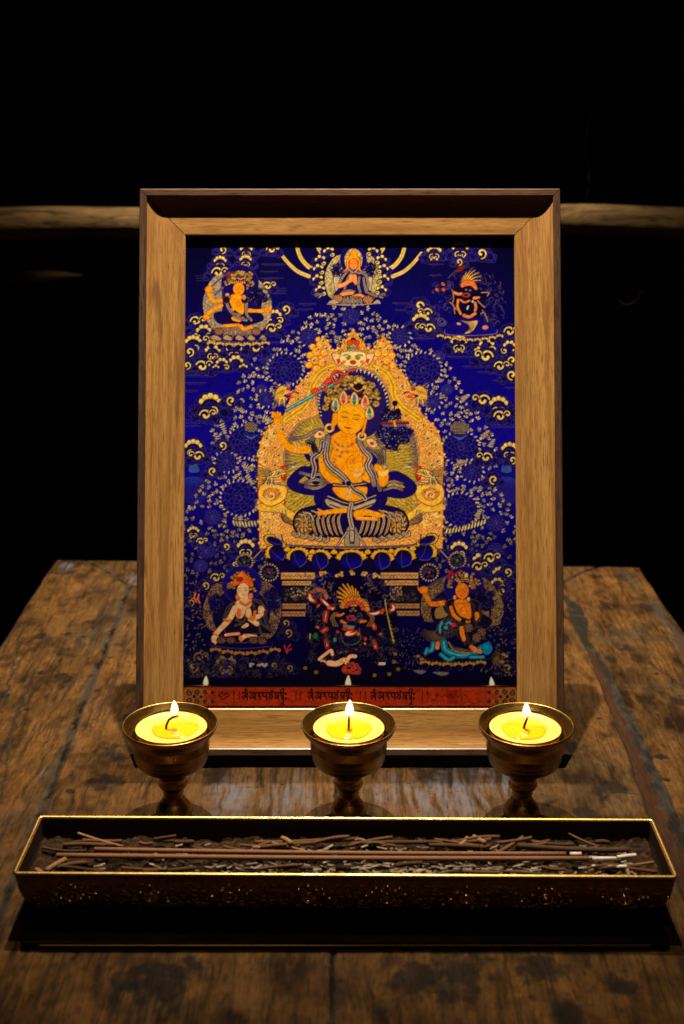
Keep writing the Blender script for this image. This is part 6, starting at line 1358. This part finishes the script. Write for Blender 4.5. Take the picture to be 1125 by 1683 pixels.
def candle(x, y, rot, wick, fl, lab, pool=(0, 0), tilt=(0, 0)):
    c = empty("candle", (x, y, .0385), (tilt[0], tilt[1], rot)); tag(c, lab, "candle", "three lit yellow candles in the cups")
    # clear cup
    pr = [(.0, 0), (.0196, 0), (.0204, .001), (.0216, .0190), (.0218, .0212), (.0215, .0215), (.0212, .0211), (.0209, .0190)]
    v, f = lathe(pr[1:], 64); f = f[:-2]; mesh_obj("clear_cup", v, f, M_GLASS, c, True)
    top = .0197
    v, f = lathe([(.0, .0012), (.0192, .0012), (.0198, .002), (.0209, .0188), (.0210, .0204), (.0206, .0206), (.0196, top+.0002), (.0150, top), (.0136, top-.0002), (.0, top-.0004)], 64); w = mesh_obj("wax", v, f, M_WAX, c, True)
    V = []; n = 48; r = random.Random(hash(lab) % 99)
    for rr in (1, .97):
        for k in range(n):
            a = 2*math.pi*k/n; q = .0136*rr*(1+.035*math.sin(2*a+x*50)+.02*math.sin(5*a)); V.append((pool[0]+q*math.cos(a), pool[1]+q*.96*math.sin(a), top+(.0001 if rr == 1 else .0004)))
    V.append((pool[0], pool[1], top+.0004)); Fc = [(k, (k+1) % n, n+(k+1) % n, n+k) for k in range(n)]+[(n+k, n+(k+1) % n, 2*n) for k in range(n)]
    mesh_obj("melted_pool", V, Fc, M_POOL, c, True)
    v, f = tube_geo([(a, b, top+h) for a, b, h in wick], [.00075]*(len(wick)-1)+[.0006], 10); mesh_obj("wick", v, f, M_WICK, c, True)
    a, b, h = wick[-1]; v, f = tube_geo([(a, b, top+h-.0004), (a, b, top+h+.0009)], [.0008, .0006], 8); e = mesh_obj("glowing_tip", v, f, M_EMBER, c, True)
    pr = [(0, 0), (.0016, .0004), (.0025, .0016), (.00285, .0032), (.0026, .0055), (.0019, .0080), (.0010, .0102), (.0004, .0114), (.0, .0119)]
    v, f = lathe(pr[:-1], 28); fo = mesh_obj("flame", v, f, M_HALO, c, True); fo.location = (fl[0], fl[1], top+fl[2]); fo.rotation_euler = (0, fl[3], 0); fo.scale = (fl[4], fl[4], fl[5])
    v, f = lathe([(r_*.66, .0016+z_*.80) for r_, z_ in pr[:-1]], 24); mesh_obj("flame_core", v, f, M_FLAME, fo, True)
candle(-.1013, .6607, 0, [(-.0030, -.0005, -.0005), (-.0028, -.0005, .0025), (-.0012, -.0005, .0060), (.0014, -.0005, .0078), (.0040, -.0004, .0082)], (.0024, .0003, .0088, 0, .95, .84), "lit candle in the left cup, its thin wick bent over to the right", (.0025, 0))
candle(.0040, .6607, 0, [(.0, 0, -.0005), (.0001, 0, .004), (.0001, 0, .0078)], (.0003, .0, .0074, .03, 1.04, 1.02), "lit candle in the middle cup with a straight upright wick", (.0, -.0005))
candle(.1086, .6602, 0, [(-.0010, 0, -.0005), (-.0002, 0, .0035), (.0012, 0, .0078)], (.0006, 0, .0072, -.07, .96, .92), "lit candle in the right cup, its wick leaning slightly right", (-.0005, 0))
for a in cups: cup(*a)
